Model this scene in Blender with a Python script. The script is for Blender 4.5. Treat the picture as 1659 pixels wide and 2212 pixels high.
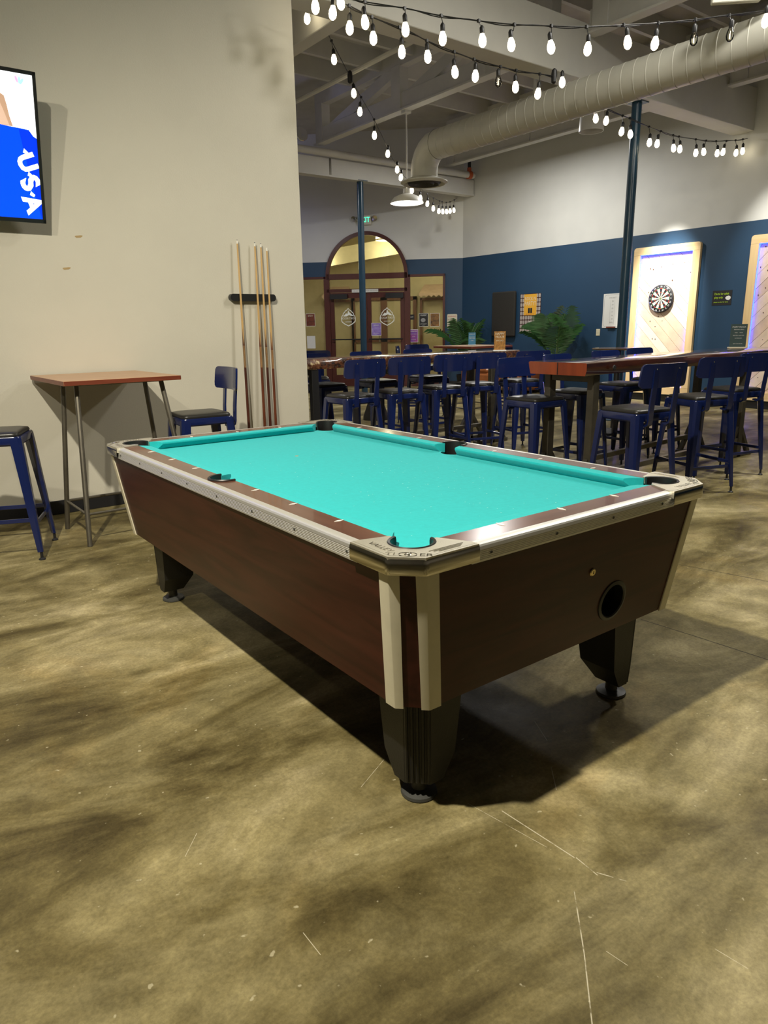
import bpy, bmesh, math, random
from mathutils import Vector, Matrix
R = math.radians
random.seed(7)
for o in list(bpy.data.objects):
    bpy.data.objects.remove(o)
scene = bpy.context.scene
COL = scene.collection

# ------------------------------------------------------------------ camera
CAM = Vector((-1.59528, -2.34455, 1.31920))
FPX = 1506.54
YAW, PITCH, ROLL = 0.642164, 0.257539, -0.016956
_fw = Vector((math.sin(YAW) * math.cos(PITCH), math.cos(YAW) * math.cos(PITCH), -math.sin(PITCH)))
_r = Vector((math.cos(YAW), -math.sin(YAW), 0))
_u = _r.cross(_fw)
RT = math.cos(ROLL) * _r + math.sin(ROLL) * _u
UP = -math.sin(ROLL) * _r + math.cos(ROLL) * _u
cd = bpy.data.cameras.new('camera')
cd.sensor_fit = 'VERTICAL'
cd.sensor_height = 36
cd.lens = FPX / 2212 * 36
cd.clip_start = 0.02
cam = bpy.data.objects.new('camera', cd)
COL.objects.link(cam)
m = Matrix.Identity(4)
for i in range(3):
    m[i][0], m[i][1], m[i][2], m[i][3] = RT[i], UP[i], -_fw[i], CAM[i]
cam.matrix_world = m
scene.camera = cam

# ------------------------------------------------------------------ world, exposure, lights
scene.view_settings.view_transform = 'Standard'
scene.view_settings.look = 'None'
scene.view_settings.exposure = 0.25
scene.view_settings.gamma = 1
scene.view_settings.use_curve_mapping = False
w = bpy.data.worlds.new('World')
scene.world = w
w.use_nodes = True
w.node_tree.nodes['Background'].inputs[0].default_value = (0.9, 0.85, 0.7, 1)
w.node_tree.nodes['Background'].inputs[1].default_value = 0.05

def light(name, kind, loc, power, col, target=None, size=0.1, spot=60, blend=0.5):
    l = bpy.data.lights.new(name, kind)
    l.energy = power
    l.color = col
    if kind == 'AREA':
        l.shape = 'DISK'
        l.size = size
    else:
        l.shadow_soft_size = size
    if kind == 'SPOT':
        l.spot_size = R(spot)
        l.spot_blend = blend
    o = bpy.data.objects.new(name, l)
    COL.objects.link(o)
    o.location = loc
    if target is not None:
        o.rotation_euler = (Vector(target) - Vector(loc)).to_track_quat('-Z', 'Y').to_euler()
    return o

WARM = (1.0, 0.925, 0.75)
WARM2 = (1.0, 0.96, 0.87)
COOL = (1.0, 0.98, 0.93)
light('flood_key', 'SPOT', (-2.1, -1.0, 4.0), 760, WARM, (0.35, 0.45, 0.78), 0.05, 106, 0.8)
light('flood_wall', 'SPOT', (-3.5, -1.2, 4.0), 235, WARM, (0.1, 3.2, 1.0), 0.05, 74, 0.9)
light('hall_fill', 'AREA', (3.7, 0.6, 4.9), 60, WARM2, (3.4, 1.2, 0), 0.5)  # unseen fill lights added over the hall, this and the next three
light('hall_fill_2', 'AREA', (7.6, 6.6, 4.4), 110, COOL, (7.6, 6.6, 0), 0.5)
light('hall_fill_3', 'AREA', (5.2, -0.6, 4.5), 110, WARM2, (5.2, -0.6, 0), 0.5)
light('hall_fill_4', 'AREA', (5.0, 10.0, 4.0), 40, COOL, (5.0, 10.0, 0), 0.5)
light('dart_spot', 'SPOT', (8.35, 4.4, 4.3), 1500, (1, 0.97, 0.9), (9.7, 4.7, 1.7), 0.05, 34, 0.95)
light('dart_spot_2', 'SPOT', (8.35, 3.0, 4.5), 330, (1, 0.97, 0.9), (9.7, 2.7, 1.7), 0.05, 50, 0.8)
light('ceiling_glow', 'POINT', (4.3, 11.2, 4.75), 26, (0.35, 0.4, 1.0), None, 0.2)

# ------------------------------------------------------------------ pixel helpers (plan positions taken from the photograph)
def ray(x, y):
    return _fw + RT * ((x - 829.5) / FPX) - UP * ((y - 1106) / FPX)
def onplane(x, y, n, k):
    d = ray(x, y)
    n = Vector(n)
    return CAM + d * ((k - CAM.dot(n)) / d.dot(n))
def onz(x, y, z): return onplane(x, y, (0, 0, 1), z)
def onx(x, y, X): return onplane(x, y, (1, 0, 0), X)
def ony(x, y, Y): return onplane(x, y, (0, 1, 0), Y)

# ------------------------------------------------------------------ materials
MATS = {}
def new_mat(name):
    mt = bpy.data.materials.new(name)
    mt.use_nodes = True
    MATS[name] = mt
    nt = mt.node_tree
    return mt, nt, nt.nodes['Principled BSDF']

def pmat(name, col, rough=0.5, metal=0.0, spec=0.5, vary=0.0, vscale=8.0, col2=None, bump=0.0, bscale=40.0,
         coat=0.0, emit=None, estr=0.0, sheen=0.0, stretch=None, detail=4.0):
    mt, nt, b = new_mat(name)
    N, L = nt.nodes, nt.links
    b.inputs['Base Color'].default_value = (*col, 1)
    b.inputs['Roughness'].default_value = rough
    b.inputs['Metallic'].default_value = metal
    b.inputs['Specular IOR Level'].default_value = spec
    b.inputs['Coat Weight'].default_value = coat
    b.inputs['Coat Roughness'].default_value = 0.06
    if sheen:
        b.inputs['Sheen Weight'].default_value = sheen
    if emit:
        b.inputs['Emission Color'].default_value = (*emit, 1)
        b.inputs['Emission Strength'].default_value = estr
    tc = N.new('ShaderNodeTexCoord')
    mp = N.new('ShaderNodeMapping')
    L.new(tc.outputs['Object'], mp.inputs[0])
    if stretch:
        mp.inputs['Scale'].default_value = stretch
    if vary or col2:
        n = N.new('ShaderNodeTexNoise')
        n.inputs['Scale'].default_value = vscale
        n.inputs['Detail'].default_value = detail
        n.inputs['Roughness'].default_value = 0.6
        L.new(mp.outputs[0], n.inputs['Vector'])
        cr = N.new('ShaderNodeValToRGB')
        cr.color_ramp.elements[0].position = 0.3
        cr.color_ramp.elements[1].position = 0.7
        c2 = col2 if col2 else tuple(c * (1 - vary) for c in col)
        c1 = col if col2 else tuple(min(1, c * (1 + vary)) for c in col)
        cr.color_ramp.elements[0].color = (*c2, 1)
        cr.color_ramp.elements[1].color = (*c1, 1)
        L.new(n.outputs['Fac'], cr.inputs[0])
        L.new(cr.outputs[0], b.inputs['Base Color'])
    if bump:
        n2 = N.new('ShaderNodeTexNoise')
        n2.inputs['Scale'].default_value = bscale
        n2.inputs['Detail'].default_value = 4
        L.new(mp.outputs[0], n2.inputs['Vector'])
        bp = N.new('ShaderNodeBump')
        bp.inputs['Strength'].default_value = bump
        bp.inputs['Distance'].default_value = 0.01
        L.new(n2.outputs['Fac'], bp.inputs['Height'])
        L.new(bp.outputs[0], b.inputs['Normal'])
    return mt

def wood(name, c1, c2, rough, axis=0, scale=3.0, coat=0.0, dist=3.0, knots=False, spec=0.5):
    mt, nt, b = new_mat(name)
    N, L = nt.nodes, nt.links
    tc = N.new('ShaderNodeTexCoord')
    mp = N.new('ShaderNodeMapping')
    s = [9.0, 9.0, 9.0]
    s[axis] = 0.9
    mp.inputs['Scale'].default_value = s
    L.new(tc.outputs['Object'], mp.inputs[0])
    n = N.new('ShaderNodeTexNoise')
    n.inputs['Scale'].default_value = scale
    n.inputs['Detail'].default_value = 6
    n.inputs['Distortion'].default_value = dist * 0.3
    L.new(mp.outputs[0], n.inputs['Vector'])
    cr = N.new('ShaderNodeValToRGB')
    cr.color_ramp.elements[0].position = 0.32
    cr.color_ramp.elements[1].position = 0.68
    cr.color_ramp.elements[0].color = (*c2, 1)
    cr.color_ramp.elements[1].color = (*c1, 1)
    L.new(n.outputs['Fac'], cr.inputs[0])
    out = cr.outputs[0]
    if knots:
        v = N.new('ShaderNodeTexVoronoi')
        v.inputs['Scale'].default_value = 3.6
        L.new(tc.outputs['Object'], v.inputs['Vector'])
        r2 = N.new('ShaderNodeValToRGB')
        r2.color_ramp.elements[0].position = 0.05
        r2.color_ramp.elements[1].position = 0.085
        r2.color_ramp.elements[0].color = (1, 1, 1, 1)
        r2.color_ramp.elements[1].color = (0, 0, 0, 1)
        L.new(v.outputs['Distance'], r2.inputs[0])
        mx = N.new('ShaderNodeMixRGB')
        mx.inputs[2].default_value = (0.12, 0.05, 0.02, 1)
        L.new(r2.outputs[0], mx.inputs[0])
        L.new(out, mx.inputs[1])
        out = mx.outputs[0]
    L.new(out, b.inputs['Base Color'])
    b.inputs['Roughness'].default_value = rough
    b.inputs['Coat Weight'].default_value = coat
    b.inputs['Coat Roughness'].default_value = 0.05
    b.inputs['Specular IOR Level'].default_value = spec
    return mt

def two_tone(name, top, low, zb):
    mt, nt, b = new_mat(name)
    N, L = nt.nodes, nt.links
    g = N.new('ShaderNodeNewGeometry')
    sx = N.new('ShaderNodeSeparateXYZ')
    L.new(g.outputs['Position'], sx.inputs[0])
    gt = N.new('ShaderNodeMath')
    gt.operation = 'GREATER_THAN'
    gt.inputs[1].default_value = zb
    L.new(sx.outputs['Z'], gt.inputs[0])
    n = N.new('ShaderNodeTexNoise')
    n.inputs['Scale'].default_value = 1.6
    n.inputs['Detail'].default_value = 5
    L.new(g.outputs['Position'], n.inputs['Vector'])
    mx = N.new('ShaderNodeMixRGB')
    mx.inputs[1].default_value = (*low, 1)
    mx.inputs[2].default_value = (*top, 1)
    L.new(gt.outputs[0], mx.inputs[0])
    hs = N.new('ShaderNodeHueSaturation')
    mr = N.new('ShaderNodeMapRange')
    mr.inputs[3].default_value = 0.9
    mr.inputs[4].default_value = 1.1
    L.new(n.outputs['Fac'], mr.inputs[0])
    L.new(mr.outputs[0], hs.inputs['Value'])
    L.new(mx.outputs[0], hs.inputs['Color'])
    L.new(hs.outputs[0], b.inputs['Base Color'])
    b.inputs['Roughness'].default_value = 0.55
    n2 = N.new('ShaderNodeTexNoise')
    n2.inputs['Scale'].default_value = 120
    L.new(g.outputs['Position'], n2.inputs['Vector'])
    bp = N.new('ShaderNodeBump')
    bp.inputs['Strength'].default_value = 0.12
    bp.inputs['Distance'].default_value = 0.004
    L.new(n2.outputs['Fac'], bp.inputs['Height'])
    L.new(bp.outputs[0], b.inputs['Normal'])
    return mt

def glass_mat(name, tint=(0.95, 0.97, 0.93), refl=0.08):
    mt = bpy.data.materials.new(name)
    mt.use_nodes = True
    MATS[name] = mt
    nt = mt.node_tree
    N, L = nt.nodes, nt.links
    N.remove(N['Principled BSDF'])
    t = N.new('ShaderNodeBsdfTransparent')
    t.inputs[0].default_value = (*tint, 1)
    gl = N.new('ShaderNodeBsdfGlossy')
    gl.inputs['Roughness'].default_value = 0.02
    fr = N.new('ShaderNodeFresnel')
    fr.inputs[0].default_value = 1.45
    mx = N.new('ShaderNodeMixShader')
    L.new(fr.outputs[0], mx.inputs[0])
    L.new(t.outputs[0], mx.inputs[1])
    L.new(gl.outputs[0], mx.inputs[2])
    L.new(mx.outputs[0], N['Material Output'].inputs[0])
    return mt

def concrete():
    mt, nt, b = new_mat('mottled_concrete')
    N, L = nt.nodes, nt.links
    g = N.new('ShaderNodeNewGeometry')
    P = g.outputs['Position']
    def noise(scale, detail, rough, dist=0.0, stretch=None):
        n = N.new('ShaderNodeTexNoise')
        n.inputs['Scale'].default_value = scale
        n.inputs['Detail'].default_value = detail
        n.inputs['Roughness'].default_value = rough
        n.inputs['Distortion'].default_value = dist
        if stretch:
            mp = N.new('ShaderNodeMapping')
            mp.inputs['Scale'].default_value = stretch
            mp.inputs['Rotation'].default_value = (0, 0, 0.6)
            L.new(P, mp.inputs[0])
            L.new(mp.outputs[0], n.inputs['Vector'])
        else:
            L.new(P, n.inputs['Vector'])
        return n.outputs['Fac']
    def ramp(src, stops):
        cr = N.new('ShaderNodeValToRGB')
        e = cr.color_ramp.elements
        while len(e) < len(stops):
            e.new(0.5)
        for el, (p, c) in zip(e, stops):
            el.position = p
            el.color = (*c, 1)
        L.new(src, cr.inputs[0])
        return cr.outputs[0]
    def mix(fac, a, bb, mode='MIX'):
        mx = N.new('ShaderNodeMixRGB')
        mx.blend_type = mode
        if isinstance(fac, float):
            mx.inputs[0].default_value = fac
        else:
            L.new(fac, mx.inputs[0])
        for i, s in ((1, a), (2, bb)):
            if isinstance(s, tuple):
                mx.inputs[i].default_value = (*s, 1)
            else:
                L.new(s, mx.inputs[i])
        return mx.outputs[0]
    base = ramp(noise(1.15, 8, 0.62, 0.6, (1.0, 2.1, 1)), [(0.34, (0.070, 0.055, 0.022)), (0.44, (0.150, 0.124, 0.055)), (0.55, (0.265, 0.228, 0.118)), (0.69, (0.47, 0.41, 0.25))])  # broad random mottling, dark olive to pale tan
    mid = mix(1.0, ramp(noise(2.6, 7, 0.68, 0.8), [(0.32, (0.76, 0.75, 0.71)), (0.68, (1.24, 1.23, 1.20))]), ramp(noise(7.5, 9, 0.75, 0.5), [(0.3, (0.72, 0.71, 0.68)), (0.7, (1.24, 1.22, 1.17))]), 'MULTIPLY')
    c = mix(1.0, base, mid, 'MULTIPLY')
    rust = ramp(noise(0.8, 5, 0.6, 1.0), [(0.56, (0, 0, 0)), (0.8, (0.8, 0.8, 0.8))])
    c = mix(rust, c, mix(1.0, c, (1.12, 0.92, 0.62), 'MULTIPLY'))
    fine = ramp(noise(90, 4, 0.7), [(0.35, (0.82, 0.82, 0.82)), (0.65, (1.12, 1.12, 1.12))])
    c = mix(1.0, c, fine, 'MULTIPLY')
    speck = ramp(noise(38, 2, 0.5), [(0.71, (0, 0, 0)), (0.76, (0.55, 0.55, 0.55))])
    c = mix(speck, c, (0.62, 0.56, 0.38))
    # scratches and control joints: distance to a line segment
    brk = noise(26, 3, 0.6)
    def seg(a, bb, wd):
        A = Vector((a[0], a[1], 0))
        BA = Vector((bb[0] - a[0], bb[1] - a[1], 0))
        s = N.new('ShaderNodeVectorMath'); s.operation = 'SUBTRACT'
        s.inputs[1].default_value = A
        L.new(P, s.inputs[0])
        d = N.new('ShaderNodeVectorMath'); d.operation = 'DOT_PRODUCT'
        d.inputs[1].default_value = BA / BA.length_squared
        L.new(s.outputs[0], d.inputs[0])
        h = N.new('ShaderNodeClamp')
        L.new(d.outputs['Value'], h.inputs[0])
        sc = N.new('ShaderNodeVectorMath'); sc.operation = 'SCALE'
        sc.inputs[0].default_value = BA
        L.new(h.outputs[0], sc.inputs['Scale'])
        s2 = N.new('ShaderNodeVectorMath'); s2.operation = 'DISTANCE'
        L.new(s.outputs[0], s2.inputs[0])
        L.new(sc.outputs[0], s2.inputs[1])
        mr = N.new('ShaderNodeMapRange')
        mr.inputs[1].default_value = wd
        mr.inputs[2].default_value = wd * 0.3
        L.new(s2.outputs['Value'], mr.inputs[0])
        return mr.outputs[0]
    def union(lst):
        o = lst[0]
        for x in lst[1:]:
            mx = N.new('ShaderNodeMath'); mx.operation = 'MAXIMUM'
            L.new(o, mx.inputs[0]); L.new(x, mx.inputs[1])
            o = mx.outputs[0]
        return o
    W = lambda x, y: onz(x, y, 0)
    sc = [((1085, 1752), (1240, 1852), .0022), ((1245, 1853), (1290, 1890), .002), ((1290, 1885), (1352, 1903), .002), ((1240, 1922), (1262, 2060), .0018),
          ((1262, 2060), (1281, 2230), .0018), ((1190, 1655), (1202, 1706), .0016), ((1010, 1735), (1190, 1835), .0011), ((1545, 2050), (1615, 2092), .0012),
          ((655, 2015), (692, 2062), .0012), ((1155, 1558), (1182, 1600), .0013), ((1310, 2055), (1355, 2085), .001), ((425, 1800), (400, 1850), .001), ((830, 1640), (780, 1700), .001)]
    u = union([seg(W(*a), W(*bb), wd) for a, bb, wd in sc])
    mb = N.new('ShaderNodeMapRange')
    mb.inputs[1].default_value = 0.36; mb.inputs[2].default_value = 0.5
    L.new(brk, mb.inputs[0])
    mu = N.new('ShaderNodeMath'); mu.operation = 'MULTIPLY'
    L.new(u, mu.inputs[0]); L.new(mb.outputs[0], mu.inputs[1])
    mu2 = N.new('ShaderNodeMath'); mu2.operation = 'MULTIPLY'
    mu2.inputs[1].default_value = 0.75
    L.new(mu.outputs[0], mu2.inputs[0])
    c = mix(mu2.outputs[0], c, (0.72, 0.66, 0.5))
    jo = union([seg(W(1385, 1338), W(1500, 1374), .004), seg(W(1500, 1374), W(1680, 1432), .004), seg(W(1455, 1217), W(1680, 1260), .004)])
    c = mix(jo, c, (0.03, 0.025, 0.015))
    L.new(c, b.inputs['Base Color'])
    rr = ramp(noise(3.0, 5, 0.6), [(0.3, (0.38, 0.38, 0.38)), (0.7, (0.60, 0.60, 0.60))])
    L.new(rr, b.inputs['Roughness'])
    b.inputs['Specular IOR Level'].default_value = 0.13
    bp = N.new('ShaderNodeBump')
    bp.inputs['Strength'].default_value = 0.25
    bp.inputs['Distance'].default_value = 0.003
    L.new(noise(30, 6, 0.7), bp.inputs['Height'])
    L.new(bp.outputs[0], b.inputs['Normal'])
    return mt

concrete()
pmat('wall_cream', (0.60, 0.57, 0.48), 0.6, vary=0.03, vscale=1.5, bump=0.08, bscale=90)
pmat('chip_brown', (0.42, 0.30, 0.14), 0.8)
two_tone('wall_two_tone', (0.66, 0.66, 0.62), (0.014, 0.051, 0.108), 2.80)
pmat('base_black', (0.012, 0.012, 0.014), 0.5)
pmat('ceiling_deck', (0.52, 0.50, 0.45), 0.8, vary=0.1, vscale=3)
pmat('paint_white', (0.66, 0.65, 0.60), 0.55, vary=0.04, vscale=2.5)
pmat('paint_grey', (0.62, 0.61, 0.57), 0.6, vary=0.07, vscale=2.0)
pmat('duct_paint', (0.62, 0.61, 0.53), 0.42, vary=0.04, vscale=3)
pmat('column_blue', (0.018, 0.055, 0.095), 0.3, vary=0.1)
pmat('cloth', (0.018, 0.455, 0.475), 0.9, spec=0.15, vary=0.05, vscale=60, sheen=0.15, bump=0.05, bscale=600)
pmat('chalk', (0.5, 0.85, 0.8), 0.9)
wood('cabinet_wood', (0.066, 0.015, 0.010), (0.030, 0.0072, 0.005), 0.36, axis=1, scale=1.2, dist=6, spec=0.28)
wood('cabinet_wood_x', (0.066, 0.015, 0.010), (0.030, 0.0072, 0.005), 0.36, axis=0, scale=1.2, dist=6, spec=0.28)
wood('rail_wood', (0.15, 0.062, 0.036), (0.085, 0.034, 0.02), 0.24, axis=1, scale=2, coat=0.3)
wood('rail_wood_x', (0.15, 0.062, 0.036), (0.085, 0.034, 0.02), 0.24, axis=0, scale=2, coat=0.3)
pmat('aluminium', (0.84, 0.83, 0.79), 0.42, 0.8)
pmat('cast_metal', (0.70, 0.665, 0.56), 0.42, 0.85, bump=0.15, bscale=350, vary=0.06)
pmat('polished_metal', (0.66, 0.63, 0.56), 0.14, 1.0)
pmat('corner_strip', (0.74, 0.69, 0.52), 0.4, vary=0.05, vscale=12)
pmat('black_plastic', (0.012, 0.012, 0.012), 0.4)
pmat('black_leg', (0.014, 0.013, 0.011), 0.5, bump=0.1, bscale=200)
pmat('foot_grey', (0.05, 0.05, 0.045), 0.5)
pmat('pearl', (0.85, 0.83, 0.76), 0.3)
pmat('brass', (0.75, 0.60, 0.30), 0.3, 1.0)
pmat('ball_white', (0.85, 0.80, 0.62), 0.15)
pmat('dark_void', (0.006, 0.006, 0.005), 0.9)
pmat('stool_blue', (0.007, 0.015, 0.082), 0.2, spec=0.55, coat=0.3)
pmat('stool_cushion', (0.022, 0.021, 0.019), 0.36, spec=0.5, bump=0.05, bscale=120)
pmat('pub_steel', (0.16, 0.145, 0.115), 0.42, 0.7, vary=0.12, vscale=14)
wood('pub_top', (0.52, 0.33, 0.19), (0.43, 0.25, 0.135), 0.4, axis=0, scale=2)
wood('pub_edge', (0.20, 0.045, 0.02), (0.14, 0.03, 0.014), 0.4, axis=0, scale=2)
wood('cue_light', (0.66, 0.44, 0.20), (0.56, 0.36, 0.15), 0.3, axis=2, scale=2)
wood('cue_dark', (0.10, 0.03, 0.018), (0.05, 0.016, 0.01), 0.28, axis=2, scale=2)
wood('cue_red', (0.17, 0.05, 0.022), (0.11, 0.03, 0.014), 0.28, axis=2, scale=2)
pmat('cue_white', (0.85, 0.83, 0.76), 0.4)
pmat('cue_tip', (0.03, 0.05, 0.09), 0.8)
wood('slab_top', (0.16, 0.042, 0.018), (0.045, 0.014, 0.009), 0.22, axis=0, scale=1.4, coat=1.0)
wood('slab_end', (0.30, 0.058, 0.016), (0.19, 0.032, 0.010), 0.3, axis=2, scale=1.0, coat=0.6)
pmat('trestle_steel', (0.10, 0.09, 0.07), 0.42, 0.6, vary=0.15, vscale=10)
pmat('trestle_black', (0.012, 0.012, 0.013), 0.45)
def bark():
    mt, nt, b = new_mat('bark_edge')
    N, L = nt.nodes, nt.links
    tc = N.new('ShaderNodeTexCoord')
    n = N.new('ShaderNodeTexNoise')
    n.inputs['Scale'].default_value = 14
    n.inputs['Detail'].default_value = 6
    n.inputs['Roughness'].default_value = 0.7
    L.new(tc.outputs['Object'], n.inputs['Vector'])
    cr = N.new('ShaderNodeValToRGB')
    e = cr.color_ramp.elements
    e[0].position = 0.40; e[0].color = (0.018, 0.010, 0.008, 1)
    e[1].position = 0.52; e[1].color = (0.13, 0.045, 0.018, 1)
    x = e.new(0.585); x.color = (0.16, 0.07, 0.03, 1)
    x = e.new(0.63); x.color = (0.60, 0.47, 0.25, 1)
    L.new(n.outputs['Fac'], cr.inputs[0])
    L.new(cr.outputs[0], b.inputs['Base Color'])
    b.inputs['Roughness'].default_value = 0.25
    b.inputs['Coat Weight'].default_value = 1
    b.inputs['Coat Roughness'].default_value = 0.08
    bp = N.new('ShaderNodeBump')
    bp.inputs['Strength'].default_value = 0.7
    bp.inputs['Distance'].default_value = 0.02
    L.new(n.outputs['Fac'], bp.inputs['Height'])
    L.new(bp.outputs[0], b.inputs['Normal'])
bark()
wood('slab_edge', (0.075, 0.021, 0.011), (0.030, 0.010, 0.007), 0.22, axis=0, scale=3, coat=1.0)
wood('pine', (0.80, 0.60, 0.33), (0.70, 0.49, 0.24), 0.45, axis=2, scale=1.2, knots=True)
wood('pine_h', (0.80, 0.60, 0.33), (0.70, 0.49, 0.24), 0.45, axis=1, scale=1.2)
pmat('plank_a', (0.74, 0.58, 0.42), 0.5, vary=0.10, vscale=6)
pmat('plank_b', (0.66, 0.49, 0.35), 0.5, vary=0.12, vscale=5)
pmat('plank_c', (0.80, 0.66, 0.50), 0.5, vary=0.08, vscale=7)
pmat('knot', (0.10, 0.045, 0.03), 0.6)
pmat('led', (0.2, 0.4, 1.0), 0.4, emit=(0.005, 0.016, 1.0), estr=30)
pmat('screen_white', (0.9, 0.9, 0.9), 0.3, emit=(0.95, 0.98, 1.0), estr=1.5)
pmat('screen_blue', (0.0, 0.02, 0.5), 0.3, emit=(0.0, 0.035, 0.72), estr=0.9)
pmat('screen_blue2', (0.0, 0.02, 0.5), 0.3, emit=(0.0, 0.075, 1.0), estr=0.95)
pmat('screen_skin', (0.6, 0.4, 0.3), 0.3, emit=(0.62, 0.42, 0.30), estr=0.8)
pmat('screen_hair', (0.5, 0.3, 0.2), 0.3, emit=(0.42, 0.27, 0.17), estr=0.8)
pmat('screen_pink', (0.9, 0.5, 0.7), 0.3, emit=(0.90, 0.32, 0.58), estr=0.9)
pmat('screen_mint', (0.5, 0.9, 0.8), 0.3, emit=(0.30, 0.80, 0.66), estr=0.9)
pmat('bulb_lit', (1, 0.95, 0.8), 0.3, emit=(1.0, 0.86, 0.58), estr=7)
pmat('filament', (1, 0.9, 0.7), 0.3, emit=(1.0, 0.8, 0.5), estr=3)
glass_mat('bulb_clear', (0.9, 0.9, 0.88))
pmat('cable_black', (0.012, 0.012, 0.013), 0.45)
pmat('lamp_white', (0.72, 0.71, 0.66), 0.35)
pmat('lamp_glow', (1, 0.97, 0.9), 0.4, emit=(1.0, 0.95, 0.85), estr=7)
pmat('exit_green', (0.1, 0.8, 0.4), 0.4, emit=(0.03, 0.85, 0.42), estr=2.2)
pmat('exit_case', (0.70, 0.68, 0.58), 0.45)
pmat('frame_red', (0.085, 0.020, 0.016), 0.38, vary=0.1)
glass_mat('pane_glass')
pmat('lobby_wall', (0.56, 0.49, 0.30), 0.7, vary=0.05)
pmat('lobby_floor', (0.42, 0.30, 0.19), 0.5)
pmat('awning', (0.55, 0.40, 0.29), 0.7, vary=0.1)
wood('lobby_door', (0.22, 0.10, 0.05), (0.14, 0.06, 0.03), 0.45, axis=2)
pmat('shade_glow', (0.9, 0.85, 0.6), 0.5, emit=(1.0, 0.85, 0.5), estr=2.6)
pmat('frost', (0.78, 0.80, 0.74), 0.6, emit=(0.7, 0.72, 0.66), estr=0.10)
pmat('print_white', (0.80, 0.80, 0.77), 0.5)
pmat('print_black', (0.015, 0.015, 0.017), 0.5)
pmat('print_grey', (0.30, 0.30, 0.30), 0.5)
pmat('print_red', (0.50, 0.05, 0.04), 0.5)
pmat('print_green', (0.03, 0.22, 0.06), 0.5)
pmat('print_cream', (0.74, 0.68, 0.52), 0.5)
pmat('print_yellow', (0.80, 0.42, 0.04), 0.5)
pmat('print_lime', (0.55, 0.85, 0.03), 0.5)
pmat('print_purple', (0.17, 0.08, 0.45), 0.5, col2=(0.45, 0.35, 0.75), vscale=9)
pmat('print_pink', (0.42, 0.06, 0.20), 0.5, col2=(0.12, 0.06, 0.40), vscale=7)
pmat('print_brown', (0.30, 0.07, 0.035), 0.5, col2=(0.09, 0.03, 0.02), vscale=14)
pmat('print_orange', (0.55, 0.26, 0.05), 0.5, col2=(0.16, 0.07, 0.02), vscale=40)
pmat('print_blue', (0.06, 0.26, 0.48), 0.5, vary=0.2)
pmat('print_slate', (0.05, 0.085, 0.085), 0.5)
pmat('print_gold', (0.42, 0.20, 0.05), 0.5, col2=(0.03, 0.02, 0.02), vscale=12)
pmat('can_grey', (0.55, 0.50, 0.46), 0.4, 0.3, vary=0.15, vscale=20)
pmat('rack_dark', (0.06, 0.02, 0.015), 0.6)
pmat('board_white', (0.80, 0.80, 0.77), 0.3)
pmat('foam_black', (0.024, 0.022, 0.018), 0.9, bump=0.3, bscale=60)
pmat('plate_ivory', (0.66, 0.62, 0.46), 0.4)
pmat('palm_leaf', (0.034, 0.10, 0.028), 0.42, vary=0.35, vscale=5)
pmat('palm_stem', (0.09, 0.15, 0.05), 0.5)
pmat('pot_cream', (0.60, 0.54, 0.38), 0.5)
pmat('leather', (0.30, 0.10, 0.032), 0.38, vary=0.15, vscale=6, bump=0.08, bscale=60)
pmat('coupling', (0.50, 0.10, 0.03), 0.45)
pmat('chrome', (0.7, 0.7, 0.68), 0.2, 1.0)
wood('round_top', (0.16, 0.08, 0.03), (0.08, 0.04, 0.015), 0.3, axis=0, coat=0.6)

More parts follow.
